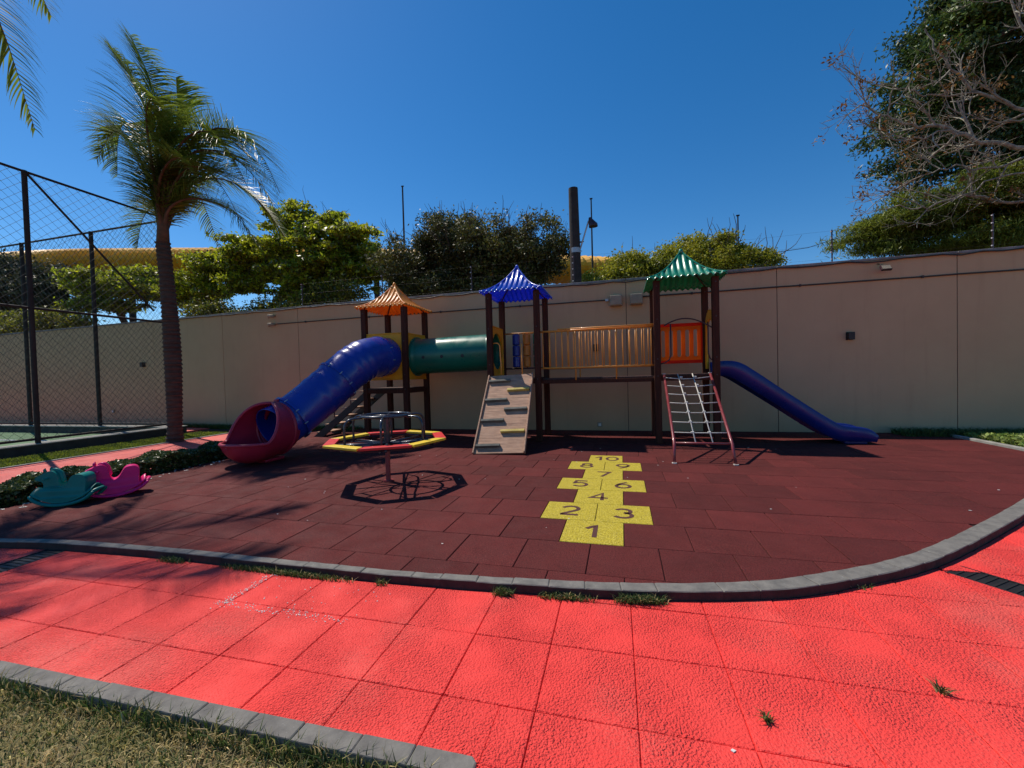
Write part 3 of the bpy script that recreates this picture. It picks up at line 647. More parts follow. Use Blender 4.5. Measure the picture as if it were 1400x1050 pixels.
for a, b in zip(pts[1:], pts[:-1]):
    for k in (0, 2, 4): w.tube([(a, wally(a)+.09, WH+.1+k*.14), ((a+b)/2, wally((a+b)/2)+.09, WH+.085+k*.14), (b, wally(b)+.09, WH+.1+k*.14)], .0014, 3)
tag(w.build('fence_wires', 'cable'), 'thin wires strung between the electric fence posts', 'wire', kind='stuff')

# ------------------------------------------------------------------ chain-link fences of the court
def post(x, y, z0, z1, r, t, name='post'): return MB().tube([(x, y, z0), (x, y, z1)], r, 10).build(name, 'pole', t, smooth=False)
def net(p0, p1, z0, z1, t, step=.19, r=.0032):
    L = (p1-p0).length; H = z1-z0; d = (p1-p0).normalized(); segs = []
    k = -int(H/step)-1
    while k*step < L:
        for sg in (1, -1):
            s0 = k*step; a, b = 0., 1.   # line s = s0 + sg-run over height
            sa, sb = (s0, s0+H) if sg == 1 else (s0+H, s0)
            lo, hi = 0., 1.
            for lim, side in ((0, 1), (L, -1)):
                fa, fb = (sa-lim)*side, (sb-lim)*side
                if fa < 0 and fb < 0: lo = 2; break
                if fa < 0: lo = max(lo, fa/(fa-fb))
                if fb < 0: hi = min(hi, fa/(fa-fb))
            if lo < hi: segs.append((p0+d*(sa+(sb-sa)*lo)+vec((0, 0, z0+H*lo)), p0+d*(sa+(sb-sa)*hi)+vec((0, 0, z0+H*hi))))
        k += 1
    b = MB()
    for a, c in segs: b.tube([a, c], r, 3, cap=False)
    return b.build('chain_link_mesh', 'cable', t, stuff=True)
fx = -11.78
f1 = thing('chain_link_fence', (fx, 2.5, .15), 'tall chain-link court fence nearest the path, running up to the palm', 'fence')
for y in (-.4, 2.62, 5.42): post(fx, y, .1, 5.9, .045, f1)
for z in (5.88, 3.02, .24): MB().tube([(fx, -3.5, z), (fx, 5.42, z)], .028, 8).build('rail', 'pole', f1)
MB().tube([(fx, 2.66, 5.85), (fx, 5.0, 3.3)], .024, 8).build('brace', 'pole', f1)
net(vec((fx, -1.5, 0)), vec((fx, 5.42, 0)), .24, 5.88, f1)
f2 = thing('chain_link_fence', (-16, 5.42, .14), 'tall chain-link court fence in front of the left wall', 'fence')
for x in (-14.75, -17.85, -20.95, -24.05): post(x, 5.42, .1, 5.88, .05, f2)
for z in (5.86, .22): MB().tube([(-30, 5.42, z), (fx-.05, 5.42, z)], .028, 8).build('rail', 'pole', f2)
net(vec((-28, 5.42, 0)), vec((fx-.06, 5.42, 0)), .22, 5.86, f2)

# ------------------------------------------------------------------ play structure
PS = thing('play_structure', (-1.8, 5.2, 0), 'big wooden play structure with three towers, tube slide, tunnel, bridge and slides', 'play structure')
TW = {'or': (-5.2, -4.22, 2.86, 1.12), 'bl': (-2.31, -1.33, 2.98, 1.27), 'gr': (.90, 1.88, 2.97, 1.27)}
YF, YB = 4.75, 5.70; PW = .115
for k, (xa, xb, zt, zd) in TW.items():
    for x in (xa, xb):
        for y in (YF, YB):
            o = MB().box((x, y, zt/2), (PW, PW, zt)).build('post', 'wood', PS, bevel=.012)
            for zz in (zd-.03, zd+.28, zd+1.0, zt-.1): MB().tube([(x, y-PW/2+.002, zz), (x, y-PW/2-.012, zz)], .013, 8).build('bolt', 'conduit', o)
    # deck boards and joists
    for i in range(6):
        a = xa+PW/2+i*(xb-xa-PW)/6; MB().span((a+.003, YF-.04, zd-.03), (a+(xb-xa-PW)/6-.003, YB+.04, zd)).build('deck_board', 'deck', PS, bevel=.004)
    for y in (YF-.02, YB+.02): MB().span((xa+PW/2, y-.025, zd-.12), (xb-PW/2, y+.025, zd-.032)).build('beam', 'wood', PS, bevel=.005)
    for x in (xa, xb): MB().span((x-.025, YF+PW/2, zd-.12), (x+.025, YB-PW/2, zd-.032)).build('beam', 'wood', PS, bevel=.005)

def roof(cx, cy, ze, zp, hw, m, name_label):
    NR = 12; n = NR*10; b = MB(); rows = 14
    def prof(t): return ze+(zp-ze)*(.30*t+.70*t**2.1)        # t 0 eave -> 1 peak
    for side in range(4):
        R = Matrix.Rotation(side*PI/2, 3, 'Z'); vs = []; fs = []
        for i in range(n+1):
            u = -1+2*i/n; tm = 1-abs(u)
            for j in range(rows+1):
                t = j/rows*tm; w = hw*(1-t)
                cor = .019*(math.cos(2*PI*NR*(i/n)-PI)*.5+.5)**.8*2*(1 if tm > .02 else .3)
                p = vec((u*hw, -w, prof(t)+cor)); vs.append(R@p+vec((cx, cy, 0)))
        W_ = rows+1
        fs = [(i*W_+j, (i+1)*W_+j, (i+1)*W_+j+1, i*W_+j+1) for i in range(n) for j in range(rows)]
        b.add(vs, fs)
        # short rolled skirt below the eave
        vs = []
        for i in range(n+1):
            u = -1+2*i/n; cor = .019*(math.cos(2*PI*NR*(i/n)-PI)*.5+.5)**.8*2
            for dz, dy in ((0, 0), (-.022, .004)): vs.append(R@vec((u*(hw+dy), -hw-dy, ze+cor+dz))+vec((cx, cy, 0)))
        b.add(vs, [(i*2, i*2+1, i*2+3, i*2+2) for i in range(n)])
    o = b.build('roof', m, PS, smooth=True, solid=.005)
    o['label'] = name_label
    for side in range(4):
        R = Matrix.Rotation(side*PI/2, 3, 'Z')
        pts = [R@vec((hw*(1-t), -hw*(1-t), prof(t)+.028))+vec((cx, cy, 0)) for t in [k/14 for k in range(15)]]
        MB().tube(pts, [.016]*13+[.014, .01], 8).build('ridge', m, o, smooth=True)
    MB().tube([(cx, cy, zp-.03), (cx, cy, zp+.03), (cx, cy, zp+.06)], [.045, .035, .012], 10).build('finial', m, o, smooth=True)
    for sx in (-1, 1):
        for sy in (-1, 1): MB().tube([(cx+sx*(hw-.14), cy+sy*(hw-.14), ze+.0), (cx+sx*.04, cy+sy*.04, zp-.12)], .014, 6).build('brace', 'metal_dark', o)
roof(-4.71, 5.22, 2.87, 3.45, .62, 'roof_or', 'orange ribbed pagoda roof'); roof(-1.82, 5.22, 2.99, 3.58, .63, 'roof_bl', 'blue ribbed pagoda roof'); roof(1.39, 5.22, 2.98, 3.58, .65, 'roof_gr', 'green ribbed pagoda roof')

def panel_hole(c, w, h, r, axis, m, th=.035):
    """square panel with a round hole; axis 'x' = panel normal along x"""
    n = 48; b = MB(); cx, cy, cz = c
    outer = []
    for k in range(n):
        a = 2*PI*k/n; ca, sa = math.cos(a), math.sin(a); s = 1/max(abs(ca)/(w/2), abs(sa)/(h/2)); 
        rr = .06; px_, pz = ca*s, sa*s; outer.append((px_, pz))
    inner = [(math.cos(2*PI*k/n)*r, math.sin(2*PI*k/n)*r) for k in range(n)]
    vs = []
    for d in (-th/2, th/2):
        for ring in (outer, inner):
            for a, z in ring: vs.append((cx+d, cy+a, cz+z) if axis == 'x' else (cx+a, cy+d, cz+z))
    fs = []
    for k in range(n):
        k2 = (k+1) % n; fs += [(k, k2, n+k2, n+k), (2*n+k, 3*n+k, 3*n+k2, 2*n+k2), (k, 2*n+k, 2*n+k2, k2), (n+k, n+k2, 3*n+k2, 3*n+k)]
    b.add(vs, fs); o = b.build('panel', m, PS, bevel=.006)
    e = MB()
    for (dw, dz, sw, sh) in ((0, h/2-.012, w, .024), (0, -h/2+.012, w, .024), (w/2-.012, 0, .024, h-.05), (-w/2+.012, 0, .024, h-.05)):
        e.box((cx, cy+dw, cz+dz) if axis == 'x' else (cx+dw, cy, cz+dz), (th+.03, sw, sh) if axis == 'x' else (sw, th+.03, sh))
    e.build('rim', m, o, bevel=.008)
    return o
panel_hole((-4.71, YF-.0, 1.80), .865, 1.02, .41, 'y', 'yellow_pl')
panel_hole((-4.22, 5.225, 1.80), .83, 1.02, .385, 'x', 'yellow_pl')
panel_hole((-2.31, 5.225, 1.84), .83, 1.04, .385, 'x', 'yellow_pl')
# back panel of the orange tower
MB().span((-5.14, YB-.018, 1.3), (-4.28, YB+.018, 2.3)).build('panel', 'yellow_pl', PS, bevel=.012)
# green tunnel
n = 40
def tub(path, rad, n=40):
    b = MB(); b.tube(path, rad, n, cap=False); return b
tl = []; tr_ = []
for i in range(61):
    x = -4.19+i/60*(1.85); q = min(i, 60-i)
    tl.append((x, 5.225, 1.80+.03*i/60)); tr_.append(.385 if q > 2 else .40)
tun = tub(tl, tr_).build('tunnel', 'green_pl', PS, smooth=True, solid=.012)
MB().tube([tl[0], (tl[0][0]+.03, 5.225, 1.80)], .425, 40, cap=False).build('flange', 'green_pl', tun, solid=.02)
MB().tube([tl[-1], (tl[-1][0]-.03, 5.225, 1.83)], .425, 40, cap=False).build('flange', 'green_pl', tun, solid=.02)
for x in (-3.85, -3.42, -2.95):
    a = -.12
    c = vec((x, 5.225-.387*math.cos(a), 1.81+.387*math.sin(a)))
    MB().tube([c+vec((0, .004, 0)), c+vec((0, -.006, 0))], .036, 16).build('peephole', 'black', tun)
# blue tube slide
SP = catmull([(-4.71, 4.74, 1.80), (-4.715, 4.45, 1.79), (-4.80, 4.12, 1.72), (-4.97, 3.80, 1.49), (-5.16, 3.42, 1.14), (-5.37, 3.05, .81), (-5.49, 2.76, .61), (-5.53, 2.52, .51)], 16)
def rad(i):
    s = i/len(SP); r = .408-.03*s
    for c, a, w_ in ((.14, .010, .006), (.30, .014, .010), (.345, .014, .010), (.39, .014, .010), (.5, .018, .006), (.56, .012, .010), (.61, .012, .010), (.80, .014, .006)): r += a*math.exp(-((s-c)/w_)**2/2)
    return r
SR = [rad(i) for i in range(len(SP))]
ts = tub(SP, SR, 48).build('tube_slide', 'blue_pl', PS, smooth=True, solid=.012)
for k in (int(len(SP)*.5), int(len(SP)*.14), int(len(SP)*.8)):
    d = (SP[k+1]-SP[k]).normalized()
    u = d.cross(vec((0, 0, 1))).normalized(); w2 = u.cross(d)
    MB().tube([SP[k]-d*.022, SP[k]-d*.02, SP[k]+d*.02, SP[k]+d*.022], [.40, .428, .428, .40], 48, cap=False).build('flange', 'blue_pl', ts)
    for q in range(10):
        a = q*.628+.2; c = SP[k]+(u*math.cos(a)+w2*math.sin(a))*.425
        MB().tube([c-d*.032, c+d*.032], .011, 6).build('bolt', 'galv', ts)
# red scoop at the foot of the tube
D = vec((-.06, -.998, 0)); U = vec((0, 0, 1)); Rr = D.cross(U).normalized()
HC = vec((-5.53, 2.58, .52))
def scoop(s, a):
    """s 0..1 along, a -1..1 across (0 = bottom)"""
    q = min(1, max(0, (s-.05)/.60)); q = q*q*(3-2*q)*.6+q*.4
    lim = PI*.995*(1-q)+1.22*q; th = a*lim; r = .43+.06*math.sin(min(1, max(0, s)*1.2)*1.9)-.045*min(1, max(0, -s)/.1)
    e = max(0, (s-.56)/.44); k = math.sqrt(max(0, 1-e*e)); L = .86*s
    z = -math.cos(th)*r; z = z*k+(-.34*r)*(1-k)*1.0; x = math.sin(th)*r*k
    return HC+D*L+Rr*x+U*max(z, -.51)
b = MB(); nu, nv = 40, 36
b.grid(lambda u, v: scoop(v*1.16-.16, 2*u-1), nu, nv)
sc = b.build('slide_exit', 'red_pl', PS, smooth=True, solid=.02)
rim = [scoop(j/nv, -1) for j in range(2, nv+1)]+[scoop(j/nv, 1) for j in range(nv-1, 1, -1)]
MB().tube(rim, .028, 10, closed=False).build('rolled_rim', 'red_pl', sc, smooth=True)
MB().tube([HC+(Rr*math.cos(k*2*PI/40)+U*math.sin(k*2*PI/40))*.435 for k in range(40)], .03, 10, closed=True).build('collar', 'red_pl', sc, smooth=True)
MB().box(HC+U*.465-D*.03, (.07, .05, .05)).build('clamp', 'red_pl', sc, bevel=.008)
foot = MB().span((-5.68, 2.2, .0), (-5.38, 2.6, .05)).build('foot_block', 'red_pl', sc, bevel=.02)

# climbing ramp
ra = vec((-1.765, 3.38, .0)); rb = vec((-1.87, 4.72, 1.31)); along = (rb-ra); Lr = along.length; al = along.normalized()
side = vec((1, .0, 0)); side = (side-al*side.dot(al)).normalized(); nrm = side.cross(al).normalized()
Rm = Matrix((side, al, nrm)).transposed()
ramp_w = .86
rp = bpy.data.objects.new('climbing_ramp', None); COL.objects.link(rp); rp.parent = PS; rp.location = ra-PS.location
rc = (ra+rb)/2+nrm*.02
nb = 6
for k in range(nb):
    w0 = Lr/nb; off = -Lr/2+(k+.5)*w0
    MB().box(rc+al*off, (ramp_w, w0-.0025, .028), Rm).build('plank', 'ramp', rp, bevel=.0015)
for sg in (-1, 1): MB().box(rc+side*sg*(ramp_w/2+.014)+nrm*.016, (.026, Lr, .07), Rm).build('edge_rail', 'ramp', rp, bevel=.005)
hold = [(.06, -1, 'hold_g'), (.22, 1, 'hold_y'), (.37, -1, 'hold_g'), (.52, 1, 'hold_g'), (.64, -1, 'hold_g'), (.79, 1, 'hold_y'), (.905, -1, 'hold_g')]
hold = [(.075, -1, 'hold_g'), (.235, 1, 'hold_y'), (.37, -1, 'hold_g'), (.505, 1, 'hold_g'), (.635, -1, 'hold_g'), (.765, 1, 'hold_y'), (.90, -1, 'hold_g')]
for s, sg, m in hold: MB().box(ra+al*Lr*s+side*sg*.20+nrm*.062, (.43, .05, .056), Rm).build('foothold', m, rp, bevel=.006)
# tic-tac cylinders in the blue tower
xa, xb, zt, zd = TW['bl']
for z in (2.25, 1.47): MB().tube([(xa+.05, YB, z), (xb-.05, YB, z)], .018, 10).build('rail', 'rail_yel' if z > 2 else 'metal_dark', PS, smooth=True)
for x, m in ((-2.0, 'blue_pl'), (-1.76, 'cyl_or'), (-1.53, 'green_pl')):
    MB().tube([(x, YB, 1.47), (x, YB, 2.25)], .012, 6).build('spindle', 'metal_dark', PS)
    for z in (1.5, 1.745, 1.99):
        MB().tube([(x, YB, z), (x, YB, z+.012), (x, YB, z+.018), (x, YB, z+.217), (x, YB, z+.223), (x, YB, z+.235)], [.07, .08, .084, .084, .08, .07], 20).build('spinner', m, PS, smooth=False)
tube_h = MB().tube([(xa+.06, YF+.02, 1.98), (xa+.16, YF+.02, 1.98), (xa+.2, YF+.02, 1.93), (xa+.22, YF+.02, 1.5), (xa+.22, YF+.02, zd)], .013, 8).build('grab_rail', 'rail_yel', PS, smooth=True)
MB().tube([(xb-.32, YF, 1.95), (xb-.32, YF, zd)], .012, 8).build('grab_rail', 'rail_yel', PS, smooth=True)
# bridge
xa, xb = -1.33, .90
nbd = 20
for i in range(nbd):
    a = xa+.07+i*(xb-xa-.14)/nbd; z = 1.245
    MB().span((a+.003, 4.84, z-.03), (a+(xb-xa-.14)/nbd-.003, 5.62, z)).build('bridge_board', 'deck', PS, bevel=.003)
for y in (4.83, 5.63): MB().span((xa+.06, y-.03, 1.14), (xb-.06, y+.03, 1.212)).build('beam', 'wood', PS, bevel=.006)
for y, zt in ((4.80, 2.165), (5.66, 2.245)):
    br = bpy.data.objects.new('bridge_railing', None); COL.objects.link(br); br.parent = PS; br.location = vec((xa, y, 1.2))-PS.location
    for z in (zt, 1.445): MB().tube([(xa+.05, y, z), (xb-.05, y, z)], .019, 10).build('rail', 'rail_yel', br, smooth=True)
    if y < 5: MB().tube([(xa+.4, y-.03, zt+.028), (xb-.05, y-.03, zt+.03)], .014, 8).build('rail', 'rail_yel', br, smooth=True)
    nb_ = 17
    for i in range(nb_):
        x = xa+.10+i*(xb-xa-.2)/(nb_-1); lowz = 1.20 if i in (5, 11) else 1.445
        MB().tube([(x, y, lowz), (x, y, zt)], .010 if lowz > 1.3 else .013, 8).build('baluster', 'rail_yel', br, smooth=True)
# green tower: orange slotted guard, arched bar, yellow side hood
def slotted(x0, x1, z0, z1, y, m, ns=5):
    w_ = x1-x0; th = .03; o = bpy.data.objects.new('guard_panel', None)
    b = MB(); b.span((x0, y-th/2, z0), (x1, y+th/2, z0+.13)); b.span((x0, y-th/2, z1-.13), (x1, y+th/2, z1))
    sw = .075; step = (w_-.09)/ns; 
    for k in range(ns+1):
        cx = x0+.045+k*step; hw_ = (step-sw)/2 if 0 < k < ns else .045
        xa_, xb_ = max(x0, cx-hw_), min(x1, cx+hw_)
        b.span((xa_, y-th/2+.001*k, z0+.128), (xb_, y+th/2-.001, z1-.128))
    # rounded slot ends
    for k in range(ns):
        cx = x0+.045+(k+.5)*step
        for zc, sg in ((z1-.13, 1), (z0+.13, -1)):
            n_ = 8; 
            for q in range(n_):
                a0 = PI*q/n_; a1 = PI*(q+1)/n_; r_o = sw/2
                p = [(cx+math.cos(a0)*r_o, zc-sg*(r_o-math.sin(a0)*r_o)), (cx+math.cos(a1)*r_o, zc-sg*(r_o-math.sin(a1)*r_o)), (cx+math.cos(a1)*r_o, zc+sg*.01), (cx+math.cos(a0)*r_o, zc+sg*.01)]
                vs = [(a, y-th/2+.002, c) for a, c in p]+[(a, y+th/2-.002, c) for a, c in p]
                b.add(vs, [(0, 1, 2, 3), (7, 6, 5, 4), (0, 4, 5, 1), (2, 6, 7, 3), (1, 5, 6, 2), (3, 7, 4, 0)])
    o = b.build('guard_panel', m, PS)
    e = MB()
    for z in (z0+.012, z1-.012): e.span((x0-.005, y-th/2-.012, z-.05 if z > 1.9 else z-.014), (x1+.005, y+th/2+.012, z+.014 if z > 1.9 else z+.05))
    for x in (x0+.01, x1-.01): e.span((x-.014, y-th/2-.011, z0+.065), (x+.02, y+th/2+.011, z1-.065))
    e.build('rim', 'panel_red', o, bevel=.008); return o
slotted(.965, 1.82, 1.475, 2.275, YB-.02, 'orange_pl')
ar = [(.96+.06+t*.80, YF-.03, 2.02+.24*math.sin(PI*(t*.75+.18))) for t in [k/16 for k in range(17)]]
MB().tube(ar, .012, 8).build('arch_bar', 'metal_dark', PS, smooth=True)
MB().tube([(1.13, YF-.03, 2.17), (1.13, YF-.03, 1.62), (1.10, YF-.03, 1.53), (1.03, YF-.03, 1.48), (.96, YF-.03, 1.46)], .012, 8).build('grab_rail', 'metal_dark', PS, smooth=True)
MB().tube([(1.75, YF-.03, 2.18), (1.75, YF-.03, 1.62), (1.78, YF-.03, 1.53), (1.82, YF-.03, 1.5)], .012, 8).build('grab_rail', 'metal_dark', PS, smooth=True)
yh = MB(); pr = [(5.02, 1.42), (5.10, 1.30)]+[(5.14-.0, 1.30)]
arch = [(4.82, 1.35), (4.93, 1.35), (4.93, 2.0)]+[(5.225-.295*math.cos(a), 2.0+.28*math.sin(a)) for a in [k*PI/10 for k in range(1, 10)]]+[(5.52, 2.0), (5.52, 1.35), (5.63, 1.35), (5.63, 2.1)]+[(5.225+.405*math.cos(a), 2.1+.36*math.sin(a)) for a in [k*PI/12 for k in range(1, 12)]]+[(4.82, 2.1)]
nA = len(arch); vs = [(1.865, y, z) for y, z in arch]+[(1.90, y, z) for y, z in arch]
yh.add(vs, [tuple(range(nA)), tuple(range(2*nA-1, nA-1, -1))]+[(i, nA+i, nA+(i+1) % nA, (i+1) % nA) for i in range(nA)]); yh.build('entry_arch', 'yellow_pl', PS)
# straight slide
sp = [(1.93, 1.285, .165), (2.08, 1.29, .17), (2.22, 1.25, .19), (2.42, 1.12, .19), (3.0, .70, .17), (3.55, .30, .165), (3.80, .155, .165), (3.98, .12, .165), (4.22, .11, .14), (4.38, .07, .07)]
cs = catmull([(a, 0, b_) for a, b_, c in sp], 6); hh = [c for c in catmull([(c, 0, 0) for a, b_, c in sp], 6)]
sl = MB(); ys = [(5.00, 1), (5.00, 0), (5.035, 0), (5.045, .75), (5.09, .06), (5.25, 0), (5.41, .06), (5.455, .75), (5.465, 0), (5.50, 0), (5.50, 1)]
# cross-section: rolled side walls and a dished bed
sec = [(4.985, -.45), (4.985, 1.0), (5.0, 1.12), (5.03, 1.12), (5.045, 1.0), (5.07, .12), (5.11, 0), (5.25, -.03), (5.39, 0), (5.43, .12), (5.455, 1.0), (5.47, 1.12), (5.50, 1.12), (5.515, 1.0), (5.515, -.45)]
vs = []; K = len(cs); nS = len(sec)
for i in range(K):
    a = cs[max(0, i-1)]; b_ = cs[min(K-1, i+1)]; t_ = (b_-a).normalized(); nn = vec((-t_.z, 0, t_.x))
    if nn.z < 0: nn = -nn
    h_ = hh[i].x
    for (y, k) in sec: p = cs[i]+nn*(k*h_); vs.append((p.x, y, p.z))
sl.add(vs, [(i*nS+j, i*nS+j+1, (i+1)*nS+j+1, (i+1)*nS+j) for i in range(K-1) for j in range(nS-1)])
slide = sl.build('slide', 'navy_pl', PS, smooth=True, solid=.012)
MB().span((3.93, 5.02, 0), (4.26, 5.48, .085)).build('foot_block', 'navy_pl', slide, bevel=.015)
# rope net climber
nc = bpy.data.objects.new('net_climber', None); COL.objects.link(nc); nc.parent = PS; nc.location = vec((1.37, 3.1, 0))-PS.location
L0, L1 = vec((.965, 3.05, 0)), vec((.985, 3.20, .27)); T0 = vec((1.0, 4.68, 1.27))
R0, R1 = vec((1.765, 3.05, 0)), vec((1.755, 3.20, .27)); T1 = vec((1.765, 4.68, 1.27))
for a, b_, c in ((L0, L1, T0), (R0, R1, T1)):
    MB().tube([a, a.lerp(b_, .75), b_, b_.lerp(c, .06), c], [.021, .022, .024, .022, .021], 12).build('side_rail', 'rail_red', nc, smooth=True)
    MB().tube([a-vec((0, 0, 0)), a+vec((0, 0, .012))], .035, 10).build('foot', 'rope', nc)
    MB().tube([c, c+vec((0, .0, .015))], .03, 10).build('cap', 'rope', nc)
MB().tube([L1, R1], .016, 8).build('crossbar', 'rail_red', nc, smooth=True)
for k in range(7):
    s = .13+k*.135; p = L1.lerp(T0, s); q = R1.lerp(T1, s); mid = (p+q)/2-vec((0, 0, .006+.004*k))
    MB().tube([p, mid+vec((-.1, 0, 0)), mid+vec((.1, 0, 0)), q], .0085, 6).build('rope', 'rope', nc, smooth=True)
    for f_ in (.36, .66):
        c = p.lerp(q, f_); MB().tube([c-vec((.022, 0, 0)), c+vec((.022, 0, 0))], .017, 8).build('knot', 'rope', nc)
for f_, f2_ in ((.36, .30), (.66, .62)):
    MB().tube([L1.lerp(R1, f_+.02), L1.lerp(T0, .5).lerp(R1.lerp(T1, .5), f_), T0.lerp(T1, f2_)], .0095, 6).build('rope', 'rope', nc, smooth=True)
# stairs on the left of the orange tower
stt = bpy.data.objects.new('stairs', None); COL.objects.link(stt); stt.parent = PS; stt.location = vec((-6, 5.3, 0))-PS.location
for k in range(6):
    z = .11+k*.19; x = -6.6+k*.235
    MB().span((x-.13, 4.95, z-.03), (x+.13, 5.52, z)).build('step', 'ramp', stt, bevel=.005)
for y in (4.93, 5.54):
    vs = [(-6.78, y, 0), (-6.52, y, 0), (-5.18, y, 1.02), (-5.18, y, 1.1), (-5.28, y, 1.1)]; n_ = 5
    MB().add([(a, b_-.02, c) for a, b_, c in vs]+[(a, b_+.02, c) for a, b_, c in vs], [tuple(range(5)), tuple(range(9, 4, -1))]+[(i, 5+i, 5+(i+1) % 5, (i+1) % 5) for i in range(5)]).build('stringer', 'black', stt)
    MB().tube([(-6.2, y, .45), (-6.2, y, 1.1), (-5.25, y, 1.95)], .014, 8).build('handrail', 'metal_dark', stt)

# ------------------------------------------------------------------ merry-go-round
mg = thing('merry_go_round', (-2.693, 1.49, 0), 'octagonal red and yellow merry-go-round on a single red post', 'merry-go-round')
C0 = vec((-2.693, 1.49, 0)); ZR = .54
MB().tube([C0+vec((0, 0, 0)), C0+vec((0, 0, .5))], .031, 16).build('post', 'rail_red', mg, smooth=False)
MB().tube([C0, C0+vec((0, 0, .015))], .07, 16).build('base_plate', 'rail_red', mg)
MB().tube([C0+vec((0, 0, .46)), C0+vec((0, 0, .86))], .042, 16).build('hub', 'steel', mg)
va = [math.radians(8+45*k) for k in range(8)]
colr = ['seat_red', 'seat_yel', 'seat_red', 'seat_yel', 'seat_red', 'seat_yel', 'seat_red', 'seat_yel']
ro, ri = .785, .645
for k in range(8):
    a0, a1 = va[k]+.012, va[(k+1) % 8]-.012
    if k == 7: a1 = va[0]+2*PI-.012
    q = [(C0.x+r*math.cos(a), C0.y+r*math.sin(a)) for r, a in ((ri, a0), (ro, a0), (ro, a1), (ri, a1))]
    MB().prism(ccw(q), ZR-.012, ZR+.018).build('seat_board', colr[k], mg, bevel=.006)
MB().tube([C0+vec((.69*math.cos(a), .69*math.sin(a), ZR-.03)) for a in va], .018, 8, closed=True).build('ring_frame', 'steel', mg)
for k in range(4):
    a = va[2*k]+.39
    MB().tube([C0+vec((0, 0, ZR-.06)), C0+vec((.70*math.cos(a), .70*math.sin(a), ZR-.035))], .019, 8).build('spoke', 'steel', mg, smooth=True)
    a += .785
    MB().tube([C0+vec((0, 0, ZR-.045)), C0+vec((.70*math.cos(a), .70*math.sin(a), ZR-.035))], .013, 8).build('spoke', 'steel', mg, smooth=True)
MB().tube([C0+vec((.31*math.cos(a*PI/20), .31*math.sin(a*PI/20), .855)) for a in range(40)], .018, 10, closed=True).build('top_ring', 'steel', mg, smooth=True)
for k in range(2):
    a = k*PI/2+.4; MB().tube([C0+vec((-.31*math.cos(a), -.31*math.sin(a), .85)), C0+vec((.31*math.cos(a), .31*math.sin(a), .85))], .014, 8).build('ring_bar', 'steel', mg, smooth=True)
for deg in (-117, -57, 3, 63, 123, 183):
    a = math.radians(deg-8); d = vec((math.cos(a), math.sin(a), 0))
    pts = [C0+d*.31+vec((0, 0, .845)), C0+d*.44+vec((0, 0, .84)), C0+d*.50+vec((0, 0, .815)), C0+d*.53+vec((0, 0, .76)), C0+d*.535+vec((0, 0, .66)), C0+d*.535+vec((0, 0, ZR-.05))]
    MB().tube(catmull(pts, 4), .015, 8).build('handrail', 'steel', mg, smooth=True)
    MB().tube([C0+d*.06+vec((0, 0, ZR-.05)), C0+d*.69+vec((0, 0, ZR-.045))], .011, 6).build('foot_bar', 'steel', mg)

